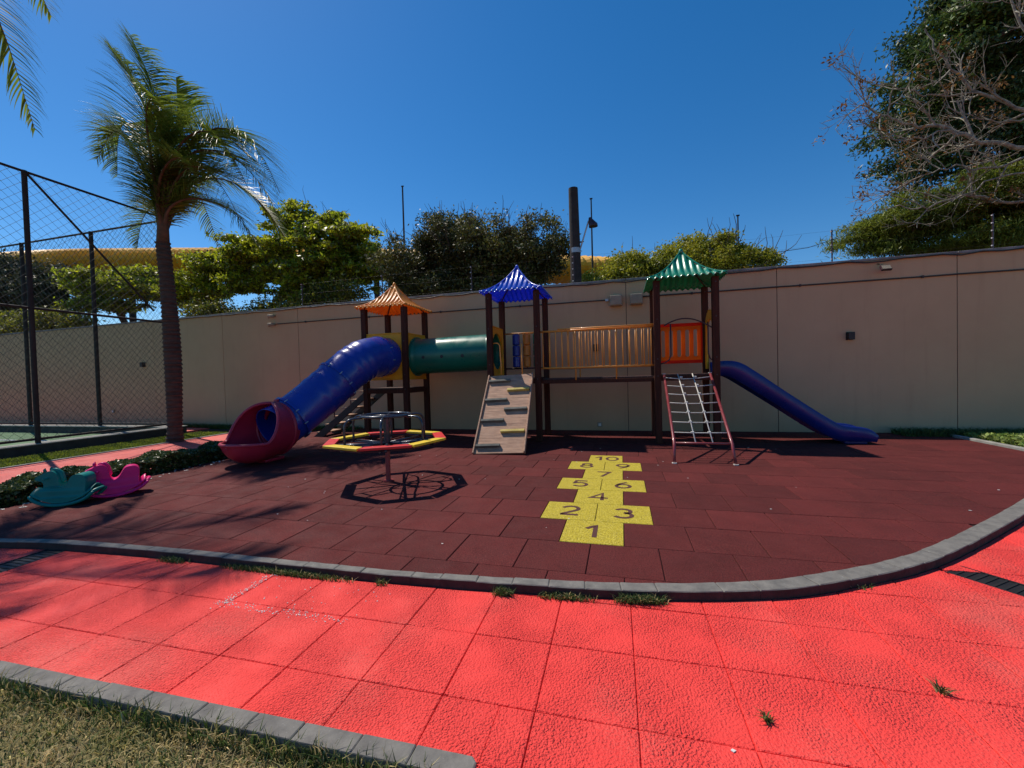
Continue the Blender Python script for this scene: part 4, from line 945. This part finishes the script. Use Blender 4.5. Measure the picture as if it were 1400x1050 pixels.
# ------------------------------------------------------------------ rocking horses
def rocker(loc, direction, m, lab):
    ang = math.atan2(direction[1], direction[0]); t = thing('rocking_horse', loc, lab, 'rocking horse', 'plastic rocking horses beside the hedge', rz=ang); t.scale = (.82, .82, .82)
    # silhouette in x (head towards +x), z; body = loft across y
    prof = [(-.36, .20), (-.30, .165), (-.265, .20), (-.275, .33), (-.25, .40), (-.18, .42), (-.11, .395), (-.06, .30), (-.02, .255), (.02, .25), (.045, .29),
            (.06, .37), (.08, .44), (.13, .48), (.19, .47), (.235, .445), (.27, .43), (.315, .395), (.30, .36), (.25, .345), (.225, .31), (.235, .25), (.28, .20), (.30, .16), (.22, .10), (.05, .055), (-.12, .06), (-.27, .12)]
    Pp = catmull([(x, 0, z) for x, z in prof]+[(prof[0][0], 0, prof[0][1])], 3)[:-1]
    n_ = len(Pp); cx = sum(p.x for p in Pp)/n_; cz = sum(p.z for p in Pp)/n_
    lay = [(-1, .90), (-.8, .97), (-.45, 1.0), (.45, 1.0), (.8, .97), (1, .90)]
    vs = []
    for s, k in lay:
        for p in Pp:
            hw = .07 if p.z > .24 and p.x > .03 else (.10 if p.z > .22 else (.112 if p.z > .12 else .13))
            # shrink towards the local middle a little to round the edges
            q = vec((p.x, 0, p.z)); c = vec((p.x*.9+.0, 0, p.z*.96+.008)); q = q.lerp(c, (1-k)*1.6)
            vs.append((q.x, s*hw, q.z))
    fs = [(j*n_+i, j*n_+(i+1) % n_, (j+1)*n_+(i+1) % n_, (j+1)*n_+i) for j in range(len(lay)-1) for i in range(n_)]
    b = MB(); b.add(vs, fs)
    import mathutils
    flat = mathutils.geometry.tessellate_polygon([[vec((p.x, p.z, 0)) for p in Pp]])
    for a_, c_, e_ in flat: b.f.append((a_, c_, e_)); b.m.append(0); o2 = (len(lay)-1)*n_; b.f.append((o2+e_, o2+c_, o2+a_)); b.m.append(0)
    body = b.build('body', m, t, smooth=True, local=True, edge=True)
    # two curved rockers with a rolled edge, joined by end bars
    for sg in (-1, 1):
        pts = [(-.37, sg*.125, .175), (-.28, sg*.135, .09), (-.15, sg*.14, .04), (0, sg*.145, .022), (.15, sg*.14, .04), (.27, sg*.135, .09), (.35, sg*.12, .165)]
        MB().tube(catmull(pts, 4), [.016]+[.028]*23+[.016], 10, squash=.8).build('rocker', m, t, smooth=True, local=True)
    sk = MB()
    def skirt(u, v):
        x = -.34+.67*u; zb = .022+1.25*x*x+.012; zz = zb+.012+.05*(1-(2*v-1)**2); return (x, (2*v-1)*.135, zz+.02*(1-abs(2*v-1)))
    sk.grid(skirt, 24, 12); sk.build('rocker_plate', m, t, smooth=True, solid=.012, local=True)
    MB().tube(catmull([(-.345, -.12, .17), (-.375, -.05, .19), (-.375, .05, .19), (-.345, .12, .17)], 5), .022, 8).build('tail_bar', m, t, smooth=True, local=True)
    MB().tube(catmull([(.325, -.12, .15), (.355, -.05, .175), (.355, .05, .175), (.325, .12, .15)], 5), .022, 8).build('foot_bar', m, t, smooth=True, local=True)
    MB().tube([(.175, -.13, .385), (.175, .13, .385)], .015, 10).build('handle', m, t, smooth=True, local=True)
    MB().tube([(.205, -.05, .47), (.21, -.055, .505), (.2, -.05, .52)], [.02, .014, .005], 8).build('ear', m, t, smooth=True, local=True)
    MB().tube([(.205, .05, .47), (.21, .055, .505), (.2, .05, .52)], [.02, .014, .005], 8).build('ear', m, t, smooth=True, local=True)
    MB().tube(catmull([(.17, 0, .475), (.12, 0, .485), (.08, 0, .45), (.058, 0, .38), (.05, 0, .3)], 4), [.02, .022, .024, .025, .027]+[.028]*11+[.012], 8).build('mane', m, t, smooth=True, local=True)
    return t
rocker((-5.86, -.03, 0), (-.88, -.48), 'teal', 'teal plastic rocking horse in front of the pink one')
rocker((-5.72, .34, 0), (-.55, -.83), 'pink', 'bright pink plastic rocking horse behind the teal one')

# ------------------------------------------------------------------ trees
def mst_branches(base, top, C, r=random, spread=.9):
    """connect clump centres to a trunk; returns list of polylines with radii"""
    nodes = [vec(base)]; par = [-1]; nseg = 6
    for k in range(1, nseg+1): nodes.append(vec(base).lerp(vec(top), k/nseg)+vec((r.uniform(-.06, .06), r.uniform(-.06, .06), 0))); par.append(len(nodes)-2)
    tr_n = len(nodes); order = sorted(range(len(C)), key=lambda i: (vec(C[i])-vec(top)).length)
    for i in order:
        c = vec(C[i]); best = min(range(2, len(nodes)), key=lambda j: (nodes[j]-c).length+(.0 if nodes[j].z < c.z else .8*(nodes[j].z-c.z)))
        p = nodes[best]; d = c-p; L = d.length; k = max(1, int(L/.45)); prev = best
        for q in range(1, k+1):
            t = q/k; w = p.lerp(c, t)+vec((r.uniform(-1, 1), r.uniform(-1, 1), r.uniform(-.6, 1)))*.09*min(1, L)*(1 if q < k else .3)+vec((0, 0, .18*L*math.sin(PI*t)*.4))
            nodes.append(w); par.append(prev); prev = len(nodes)-1
    kids = [0]*len(nodes); w_ = [0]*len(nodes)
    for i in range(len(nodes)-1, 0, -1):
        w_[i] += 1; w_[par[i]] += w_[i]
    return nodes, par, w_, tr_n
def tree(name, base, top, cl, nleaf, size, leafm, label, cat='tree', aspect=.5, rt=.16, group=None, flat=0, droop=0, twigs=0, barkm='bark', seed=1, ncl=60, clr=(.55, .3), extra=None, mats2=None, mix=0, shell=.15):
    """cl: list of ellipsoids (x,y,z,rx,ry,rz) making the crown"""
    r = np.random.default_rng(seed); rd = random.Random(seed)
    t = thing(name, base, label, cat, group); E = np.array(cl, float); vol = E[:, 3:].prod(1)
    k = r.choice(len(E), ncl, p=vol/vol.sum()); d = r.normal(size=(ncl, 3)); d /= np.linalg.norm(d, axis=1)[:, None]
    rad_ = r.random(ncl)**.45
    C = E[k, :3]+d*E[k, 3:]*rad_[:, None]
    nodes, par, w_, tn = mst_branches(base, top, C, rd)
    b = MB(); wm = w_[1]
    rads = [max(.008, rt*(x/wm)**.5) for x in w_]; rads[0] = rt*1.25
    for i in range(1, len(nodes)): b.tube([nodes[par[i]], nodes[i]], [min(rads[par[i]], rads[i]*1.35), rads[i]], 6 if rads[i] > .03 else 4, cap=False)
    for q in range(twigs):
        c = C[rd.randrange(ncl)]; p = vec(c)+vec((rd.uniform(-.2, .2), rd.uniform(-.2, .2), 0)); dr = (vec(c)-vec(E[:, :3].mean(0))).normalized()*.6+vec((rd.uniform(-.6, .6), rd.uniform(-.6, .6), rd.uniform(.2, 1.2)))
        dr.normalize(); pts = [p]
        for s in range(4): dr = (dr+vec((rd.uniform(-.35, .35), rd.uniform(-.35, .35), rd.uniform(-.1, .3)))).normalized(); pts.append(pts[-1]+dr*rd.uniform(.12, .26))
        b.tube(pts, [.013, .011, .009, .007, .004], 4, cap=False)
    b.build('trunk', barkm, t, smooth=True)
    sz = r.uniform(.6, 1.25, ncl)[:, None]; R = np.stack([np.full(ncl, clr[0]), np.full(ncl, clr[0]), np.full(ncl, clr[1])], 1)*sz
    V, F = leaves(C, R, nleaf, size, aspect, flat, r, droop, shell)
    mi = (r.random(len(F)) < mix).astype(int) if mats2 else None
    raw_mesh('crown', V, F, [leafm]+([mats2] if mats2 else []), t, mi)
    return t
G = 'trees beyond the wall'
tree('leafy_tree', (-12.9, 11.2, -.1), (-12.9, 11.2, 4.2), [(-12.1, 11.2, 7.7, 1.8, 1.6, .8), (-14.4, 11, 6.7, 1.7, 1.5, .8), (-10.6, 11, 6.8, 1.6, 1.4, .8), (-12.3, 11, 5.7, 2.9, 1.4, .7), (-9.4, 11, 5.7, 1.3, 1, .7), (-12.4, 11.2, 8.6, .8, .8, .35), (-11.5, 11, 4.8, 3.0, 1.0, .35), (-15.6, 11, 5.6, 1.2, 1.0, .6)], 62000, .15, 'leaf_bright',
     'big yellow-green leafy tree right of the palm behind the wall', seed=3, ncl=300, clr=(.30, .10), flat=.3, group=G, rt=.15, shell=0, mats2='leaf_dark', mix=.28, twigs=60)
tree('leafy_tree', (-17.6, 12.2, -.1), (-17.6, 12.2, 4.2), [(-17.5, 12.2, 6.6, 2.4, 1.4, 1.0), (-15.6, 12, 6.6, 1.5, 1.2, 1.2), (-19.7, 12, 5.7, 1.7, 1.2, .7)], 34000, .15, 'leaf_bright', 'yellow-green tree seen between the palm trunk and the next tree', seed=4, ncl=190, clr=(.36, .13), flat=.3, group=G, rt=.14, mats2='leaf_dark', mix=.3, shell=0)
tree('leafy_tree', (-24.5, 12.5, -.1), (-24.5, 12.5, 4.2), [(-24.9, 12.2, 6.6, 2.9, 1.4, .8), (-22.2, 12, 6.2, 1.9, 1.4, .8), (-25, 12, 5.4, 2.0, 1.2, .35)], 34000, .17, 'leaf_bright', 'yellow-green tree behind the chain-link fence left of the palm', seed=5, ncl=190, clr=(.4, .14), flat=.3, group=G, rt=.14, mats2='leaf_dark', mix=.25, shell=0)
tree('leafy_tree', (-35.5, 14, -.1), (-35.5, 14, 5), [(-36.5, 14, 8.1, 3.6, 2, 1.2), (-33.2, 14, 7.0, 2.0, 1.5, .9), (-38.5, 14, 6.9, 3, 2, 1.3)], 42000, .2, 'leaf_grey', 'dark glossy tree behind the fence at the left edge', seed=6, ncl=130, clr=(.6, .32), group=G, rt=.2, shell=0)
tree('shrub', (-27.5, 10.5, -.1), (-27.5, 10.5, 3), [(-27.5, 10.5, 4.5, 3.8, .9, .6), (-31.5, 10.5, 4.7, 2.4, .9, .7)], 26000, .13, 'leaf_shrub', 'shrub showing just above the wall behind the court', 'shrub', seed=16, ncl=110, clr=(.42, .25), rt=.06, mats2='leaf_dark', mix=.5)
tree('shrub', (-14.5, 10.2, -.1), (-14.5, 10.2, 2.8), [(-12.6, 10.2, 4.05, 2.6, .7, .5), (-16.2, 10.2, 4.1, 1.5, .7, .5), (-10.2, 10.2, 4.5, 1.2, .7, .55)], 16000, .11, 'leaf_shrub', 'loose dark and light shrubbery rising just over the wall right of the palm', 'shrub', seed=31, ncl=90, clr=(.34, .24), rt=.05, twigs=50, mats2='leaf_dark', mix=.6)
DK = [(-4.6, 10, 5.5, 2.3, 1.3, 1.1), (-6.7, 10, 5.2, 1.5, 1.2, 1.1), (-2.6, 10, 5.3, 1.5, 1.1, .95), (-4.5, 10, 4.3, 3.6, 1.2, .7), (-5.4, 10, 6.1, 1.1, .9, .7), (-2.4, 10, 6.0, .5, .5, .6)]
tree('dense_tree', (-4.6, 10.2, -.1), (-4.6, 10.2, 3.2), DK, 105000, .09, 'leaf_dark', 'dense dark round-topped tree with bare reddish twigs behind the blue roof', seed=7, ncl=330, clr=(.30, .20), twigs=420, group=G, rt=.14, mats2='leaf_grey', mix=.35, shell=0)
tree('shrub', (.3, 10.0, -.1), (.3, 10.0, 2.6), [(.6, 10, 4.25, .8, .7, .6), (-.4, 9.8, 3.95, .6, .6, .45)], 32000, .08, 'leaf_shrub', 'yellow-green shrub behind the wall between the utility pole and the green roof', 'shrub', seed=8, ncl=120, clr=(.28, .16), rt=.05, twigs=14, shell=0)
tree('shrub', (1.9, 10.2, -.1), (1.9, 10.2, 2.6), [(1.9, 10.2, 4.4, 1.1, .8, .7), (2.4, 10.2, 4.9, .5, .5, .4)], 28000, .08, 'leaf_shrub', 'yellow-green shrub directly behind the green roof', 'shrub', seed=9, ncl=110, clr=(.26, .15), rt=.05, twigs=14, shell=0)
tree('shrub', (3.6, 10.2, -.1), (3.6, 10.2, 2.6), [(3.3, 10, 4.35, 1.1, .8, .5), (3.3, 10.2, 4.95, .5, .4, .3), (4.3, 10.2, 4.35, .5, .5, .35)], 20000, .075, 'leaf_shrub', 'open yellow-green shrub with thin twigs right of the green roof', 'shrub', seed=10, ncl=100, clr=(.2, .13), rt=.05, twigs=40, shell=0)
tree('feathery_tree', (9.0, 9.5, -.1), (9.0, 9.5, 3.4), [(7.2, 9.2, 4.85, 1.3, .8, .6), (8.8, 9.2, 5.2, 1.6, .9, .7), (10.4, 9.2, 5.4, 1.4, .9, .9), (6.3, 9.2, 4.35, .8, .6, .35), (9.0, 9.2, 4.3, 2.8, .8, .5)], 95000, .13, 'leaf_feather',
     'feathery drooping light green tree above the wall at the right', seed=11, ncl=330, clr=(.30, .10), aspect=.16, flat=.3, droop=1.8, group=G, rt=.12, shell=0)
tree('dense_tree', (11.2, 11.0, -.1), (11.0, 11.0, 5.0), [(9.6, 10.6, 9.0, 2.0, 1.5, 1.7), (11.5, 10.6, 9.5, 2.3, 1.6, 2.3), (7.8, 10.5, 8.2, 1.3, 1.1, .9), (9.2, 10.4, 7.2, 2.1, 1.2, 1.3), (8.3, 10.3, 9.9, .8, .8, .5), (11.5, 10.5, 6.7, 2.3, 1.3, 1.6), (9.6, 10.4, 11.2, 1.6, 1.2, 1.2), (7.8, 10.2, 6.9, .9, .8, .6), (7.5, 10.3, 6.2, .7, .7, .35), (8.9, 10.2, 11.0, .7, .6, .6)],
     130000, .11, 'leaf_big', 'large dark green tree filling the upper right corner', seed=12, ncl=400, clr=(.34, .22), group=G, rt=.26, aspect=.42, shell=0)
# bare-branched tree in front of it
bt = thing('bare_tree', (10.6, 8.3, -.1), 'nearly bare tree with pale crooked branches in front of the dark tree at the right', 'tree', G)
bb = MB(); dl = []; br = random.Random(21)
def grow(p, d, L, r, depth):
    pts = [p]; rs = [r]; n_ = max(3, int(L/.16)); r = max(r, .006)
    for k in range(n_):
        d = (d+vec((br.uniform(-.28, .28), br.uniform(-.28, .28), br.uniform(-.2, .26)))).normalized(); pts.append(pts[-1]+d*L/n_); rs.append(r*(1-.55*(k+1)/n_))
    bb.tube(pts, rs, 6 if r > .03 else 4, cap=False)
    if depth == 0: dl.append(pts[-1]); return
    for q in range(br.choice([3, 4, 4, 5]) if depth > 1 else 4):
        k = br.randint(max(1, n_//4), n_); dd = (d*.7+vec((br.uniform(-1, .7), br.uniform(-.7, .7), br.uniform(-.45, 1.0)))).normalized()
        grow(pts[k], dd, L*br.uniform(.42, .72), rs[k]*.68, depth-1)
bb.tube([(10.6, 8.3, -.1), (10.5, 8.3, 2.5), (10.3, 8.3, 4.6), (10.0, 8.2, 5.4)], [.2, .17, .15, .12], 10)
LIMBS = [([(10.0, 8.2, 5.3), (8.9, 8.2, 5.75), (7.9, 8.15, 6.1), (7.2, 8.1, 6.5), (6.6, 8.0, 6.6), (6.1, 8.0, 6.9), (5.6, 8.0, 7.2)], .085),
 ([(7.3, 8.1, 6.45), (6.7, 8.0, 6.3), (6.1, 7.9, 6.35), (5.5, 7.9, 6.5)], .035), ([(10.0, 8.3, 4.9), (8.7, 8.3, 4.75), (7.6, 8.2, 5.0), (6.9, 8.1, 4.8), (6.4, 8.1, 4.9)], .06),
 ([(10.0, 8.2, 5.6), (9.0, 8.3, 6.5), (8.0, 8.3, 7.2), (7.3, 8.2, 8.0), (6.9, 8.2, 8.8)], .07), ([(10.1, 8.2, 5.7), (9.3, 8.2, 7.2), (8.7, 8.2, 8.3), (8.2, 8.2, 9.6)], .07),
 ([(8.9, 8.2, 5.75), (8.0, 8.1, 5.5), (7.2, 8.0, 5.6), (6.5, 8.0, 5.4)], .04), ([(8.0, 8.3, 7.2), (7.0, 8.2, 7.3), (6.5, 8.1, 7.5), (5.9, 8.1, 7.7)], .03), ([(9.2, 8.3, 6.6), (8.2, 8.2, 6.5), (7.5, 8.2, 6.9)], .035),
 ([(10.0, 8.2, 5.2), (9.2, 8.1, 5.2), (8.2, 8.0, 5.3), (7.4, 8.0, 4.9)], .05)]
for pts_, r_0 in LIMBS:
    P_ = catmull(pts_, 5); P_ = [p+vec((br.uniform(-.03, .03), br.uniform(-.03, .03), br.uniform(-.05, .05))) for p in P_]
    bb.tube(P_, [.68*r_0*(1-.75*k/len(P_)) for k in range(len(P_))], 7, cap=False)
    for k in range(3, len(P_)):
        if br.random() < .42:
            d = (P_[k]-P_[k-1]).normalized(); dd = (d*.5+vec((br.uniform(-.8, .4), br.uniform(-.6, .6), br.uniform(-.9, 1.1)))).normalized()
            grow(P_[k], dd, br.uniform(.45, .95), max(.014, r_0*(1-.75*k/len(P_))*.55), 2)
bb.build('branches', 'pale_twig', bt, smooth=True)
dlC = np.array([tuple(p) for p in dl]); V, F = leaves(dlC[br.sample(range(len(dl)), min(len(dl), 70))], np.full((min(len(dl), 70), 3), .13), 1300, .075, .5, r=rng); raw_mesh('dry_leaves', V, F, 'leaf_dry', bt)

# palms
def frond(parent, p0, ctrl, n=64, L=.62, m='palm_leaf', seed=0, hang=.7, wid=.034, wind=(.25, -.05, 0)):
    """feather leaf: rachis through ctrl, leaflets either side that droop"""
    path = catmull([p0]+ctrl, 12); r = random.Random(seed); K = len(path); V = []; F = []
    n = int(n*.66); rb = MB(); rb.tube(path[::3]+[path[-1]], [max(.005, .05*(1-i/len(path[::3]))**2.2+.013*(1-i/len(path[::3]))) for i in range(len(path[::3])+1)], 5)
    wv = vec(wind)
    for i in range(n):
        t = .10+.90*i/(n-1); f = t*(K-1); k = min(K-2, int(f)); p = path[k].lerp(path[k+1], f-k); T = (path[k+1]-path[k]).normalized()
        sd = T.cross(vec((0, 0, 1))); sd = sd.normalized() if sd.length > .05 else vec((1, 0, 0)); up = sd.cross(T).normalized()
        ln = L*(.45+.75*math.sin(PI*min(1, t*1.02)**.8)**.8)*r.uniform(.8, 1.12)*(1 if t < .93 else .6)
        for sg in (-1, 1):
            for rep in range(2 if r.random() < .45 else 1):
                a = r.uniform(-.5, .7); d = (sd*sg+T*(.55+.5*t)+up*(.25+a*.5)).normalized(); q = p.copy(); w = wid*r.uniform(.8, 1.2); ring = []
                ns = 5
                for s in range(ns+1):
                    ww = w*(1-(s/ns)**1.6)*.5+.001; cr_ = d.cross(vec((0, 0, 1))); cr_ = cr_.normalized() if cr_.length > .05 else sd
                    nrm_ = T.cross(d); c2 = (cr_*.6+T*.6).normalized()
                    ring.append((q+c2*ww, q-c2*ww)); q = q+d*ln/ns; d = (d+vec((0, 0, -hang*.36*(s+1)/ns*1.7))+wv*.12+vec((r.uniform(-.05, .05), r.uniform(-.05, .05), 0))).normalized()
                o = len(V)
                for a_, b_ in ring: V += [tuple(a_), tuple(b_)]
                for s in range(ns): F.append((o+2*s, o+2*s+1, o+2*s+3, o+2*s+2))
    nv = len(V); V2 = np.array(V+rb.v); Fq = [f_ for f_ in rb.f if len(f_) == 4]
    Fa = np.array(F+[tuple(i+nv for i in f_) for f_ in Fq]); mi = np.array([0]*len(F)+[1]*len(Fq))
    return raw_mesh('frond', V2, Fa, [m, 'sheath'], parent, mi)
def palm(base, lean, h, r0, r1, label, fr, leafkw={}):
    t = thing('palm_tree', base, label, 'palm tree', 'palm trees by the court'); b = MB(); nr = 46; B = vec(base); pts = []; rs = []
    for i in range(nr*3+1):
        s = i/(nr*3); z = s*h; p = B+vec((lean[0]*s+.10*math.sin(s*3), lean[1]*s, z)); ring = (i % 3)
        r = r0+(r1-r0)*s; r *= (1.10 if ring == 0 else (1.0 if ring == 1 else .94))*(1+.025*math.sin(i*2.7))
        if s < .06: r *= 1+(.06-s)*4
        r *= 1+.18*math.exp(-((s-.45)/.25)**2)
        pts.append(p); rs.append(r)
    b.tube(pts, rs, 18); b.build('trunk', 'palm_bark', t, smooth=False)
    top = pts[-1]
    sb = MB(); rr = random.Random(3)
    sb.tube([top-vec((0, 0, .1)), top+vec((.03, 0, .4)), top+vec((.04, 0, .9))], [r1*.95, r1*.8, .05], 12); sb.build('leaf_sheaths', 'sheath', t, smooth=True)
    for k, (ctrl, n, L) in enumerate(fr): frond(t, top+vec((0, 0, .1)), [vec(c) for c in ctrl], n, L, seed=k, **leafkw)
    return t, top
PB = (-10.12, 4.2, -.06)
FR = [
 ([(-10.08, 4.2, 6.6), (-10.22, 4.15, 8.2), (-10.80, 4.1, 9.6)], 160, .9),
 ([(-10.12, 4.1, 6.5), (-10.35, 3.95, 8.0), (-10.95, 3.8, 9.1)], 150, .9),
 ([(-10.02, 4.3, 6.5), (-10.0, 4.5, 7.8), (-10.25, 4.7, 8.9)], 140, .85),
 ([(-9.95, 4.3, 6.1), (-9.3, 4.3, 7.0), (-8.3, 4.3, 7.1), (-7.4, 4.3, 6.4), (-6.8, 4.2, 5.4)], 160, 1.0),
 ([(-9.95, 4.1, 6.0), (-9.2, 4.0, 6.8), (-8.3, 3.9, 6.8), (-7.6, 3.8, 6.1), (-7.1, 3.7, 5.3)], 150, 1.0),
 ([(-10.0, 4.3, 6.3), (-9.5, 4.5, 7.1), (-8.9, 4.6, 7.3), (-8.2, 4.8, 6.7)], 140, .95),
 ([(-10.0, 4.0, 5.9), (-9.3, 3.8, 6.3), (-8.5, 3.6, 6.0), (-7.9, 3.5, 5.1)], 130, .85),
 ([(-10.35, 4.2, 6.1), (-10.85, 4.25, 7.1), (-11.4, 4.3, 7.8), (-11.85, 4.4, 7.5), (-12.1, 4.5, 6.7)], 140, .8),
 ([(-10.4, 4.1, 6.1), (-10.8, 4.0, 7.0), (-11.2, 3.9, 7.3), (-11.6, 3.8, 6.7)], 120, .75),
 ([(-10.5, 4.3, 5.5), (-11.2, 4.7, 5.9), (-12.2, 5.1, 5.8), (-12.9, 5.4, 5.2)], 130, .6),
 ([(-10.4, 4.6, 6.0), (-10.7, 5.3, 6.6), (-11.1, 6.0, 6.3), (-11.4, 6.6, 5.5)], 90, .65),
 ([(-10.0, 4.6, 6.1), (-9.6, 5.3, 6.6), (-9.1, 5.9, 6.2), (-8.8, 6.4, 5.4)], 110, .8),
 ([(-9.95, 4.2, 5.5), (-9.3, 4.4, 5.7), (-8.5, 4.6, 5.3), (-7.9, 4.7, 4.5)], 110, .8),
 ([(-10.0, 3.9, 6.2), (-9.7, 3.6, 7.2), (-9.2, 3.4, 7.4), (-8.6, 3.2, 6.9)], 120, .85),
 ([(-9.95, 4.2, 6.0), (-9.4, 4.3, 6.7), (-8.6, 4.5, 6.7), (-7.8, 4.6, 6.0), (-7.3, 4.7, 5.1)], 150, 1.0),
 ([(-9.95, 4.2, 5.8), (-9.4, 4.2, 6.3), (-8.8, 4.2, 6.2), (-8.2, 4.2, 5.5), (-7.8, 4.2, 4.7)], 140, .95),
 ([(-10.2, 4.4, 6.3), (-10.5, 4.6, 7.4), (-11.0, 4.8, 8.2), (-11.5, 5.0, 8.0)], 130, .85),
]
palm(PB, (-.12, 0), 4.75, .145, .14, 'tall feather-leaved palm beside the red path in front of the wall', FR, dict(hang=.62))
FR2 = [([(-10.6, 1.4, 8.7), (-10.75, 1.9, 8.1), (-10.95, 2.4, 6.5)], 90, .7), ([(-10.3, 1.3, 9.3), (-10.4, 2.0, 9.5), (-10.6, 2.55, 8.75)], 80, .65), ([(-9.8, 1.1, 9.2), (-8.6, 1.3, 9.4), (-7.6, 1.5, 8.6)], 90, .7),
       ([(-11.2, 1.0, 9.0), (-12.2, 1.1, 9.1), (-13, 1.2, 8.2)], 70, .7), ([(-10.6, .2, 9.2), (-10.8, -.8, 9.2), (-10.9, -1.6, 8.3)], 70, .7),
       ([(-10.1, 1.5, 9.2), (-9.3, 2.2, 9.6), (-8.5, 2.6, 9.0)], 80, .65), ([(-10.0, .8, 8.9), (-9.2, .5, 9.0), (-8.5, .3, 8.3)], 70, .6)]
palm((-10.6, 1.0, -.06), (0, 0), 7.8, .17, .15, 'second palm, only its hanging frond tips showing in the upper left corner', FR2, dict(hang=.8))

# ------------------------------------------------------------------ things beyond the wall
sta = thing('station_canopy', (-17, 26, 0), 'long yellow ribbed barrel-roofed station canopy far behind the trees', 'building')
BP = catmull([(-62, 14, 11.9), (-43.7, 16.6, 12), (-35.2, 18.9, 12), (-26.6, 21.9, 12), (-17.4, 25.4, 12), (-4.2, 32.0, 12), (7.4, 38.8, 12), (15.4, 43.9, 12), (26, 51, 12)], 40)
bs = MB(); vs = []; ns = 18
for i, p in enumerate(BP):
    a = BP[max(0, i-1)]; c = BP[min(len(BP)-1, i+1)]; T = (c-a).normalized(); nn = vec((-T.y, T.x, 0)).normalized(); rr = 1.15+(.1 if i % 2 else 0)
    for k in range(ns+1):
        th = -PI*.5+PI*1.35*k/ns; vs.append(p-vec((0, 0, 1.15))+nn*(-math.cos(th)*rr*2.4+3.1)+vec((0, 0, math.sin(th)*rr)))
bs.add(vs, [(i*(ns+1)+k, i*(ns+1)+k+1, (i+1)*(ns+1)+k+1, (i+1)*(ns+1)+k) for i in range(len(BP)-1) for k in range(ns)]); bs.build('ribbed_shell', 'bar_yel', sta)
for i in range(10, len(BP), 28):
    p = BP[i]; MB().tube([(p.x+1, p.y+2.5, -.1), (p.x+1, p.y+2.5, 10)], .22, 12).build('pillar', 'pole', sta)
low = thing('low_building', (24, 60, 0), 'pale low roof showing over the wall right of the shrubs', 'building')
MB().span((14, 58, 0), (30, 70, 8.3)).build('walls', 'concrete_lt', low)
MB().add([(13, 57, 8.3), (31, 57, 8.3), (31, 71, 8.3), (13, 71, 8.3), (16, 64, 9.4), (28, 64, 9.4)], [(0, 1, 5, 4), (1, 2, 5), (2, 3, 4, 5), (3, 0, 4), (3, 2, 1, 0)]).build('roof', 'white_pt', low)
up = thing('utility_pole', (-.84, 8, 0), 'thick dark utility pole with a lamp arm behind the wall', 'pole')
MB().tube([(-.84, 8, -.1), (-.86, 8, 3), (-.895, 8, 6.28)], [.17, .155, .125], 18).build('shaft', 'pole', up)
MB().tube([(-.87, 8, 4.55), (-.87, 8, 4.68)], .145, 18).build('band', 'galv', up)
MB().tube([(-.75, 7.98, 4.62), (-.50, 7.9, 5.34), (-.46, 7.9, 5.34)], .02, 8).build('lamp_arm', 'galv', up)
MB().tube([(-.47, 7.9, 5.42), (-.44, 7.9, 5.33), (-.38, 7.9, 5.20), (-.38, 7.9, 5.18)], [.03, .07, .12, .12], 14).build('lamp_head', 'metal_dark', up)
def mast(x, y, z, r, lab):
    t = thing('light_mast', (x, y, 0), lab, 'mast', 'thin masts far beyond the wall'); MB().tube([(x, y, 0), (x, y, z)], [r, r*.5], 8).build('shaft', 'pole', t)
    MB().box((x, y, z), (.22, .1, .08)).build('fixture', 'pole', t)
mast(-18.15, 30, 18.3, .13, 'thin grey mast left of the dark tree'); mast(-1.77, 30, 15.0, .10, 'thin mast just right of the utility pole'); mast(8.6, 30, 12.4, .09, 'thin mast right of the green roof')
MB_w = MB(); MB_w.tube([(4.2, 9.8, 4.52), (5.2, 9.7, 4.56), (6.6, 9.6, 4.9)], .008, 4); tag(MB_w.build('overhead_wire', 'cable'), 'thin overhead wire crossing open sky above the wall', 'wire')
print('tris approx', sum(len(o.data.loops)-2*len(o.data.polygons) for o in S.objects if o.type == 'MESH'))
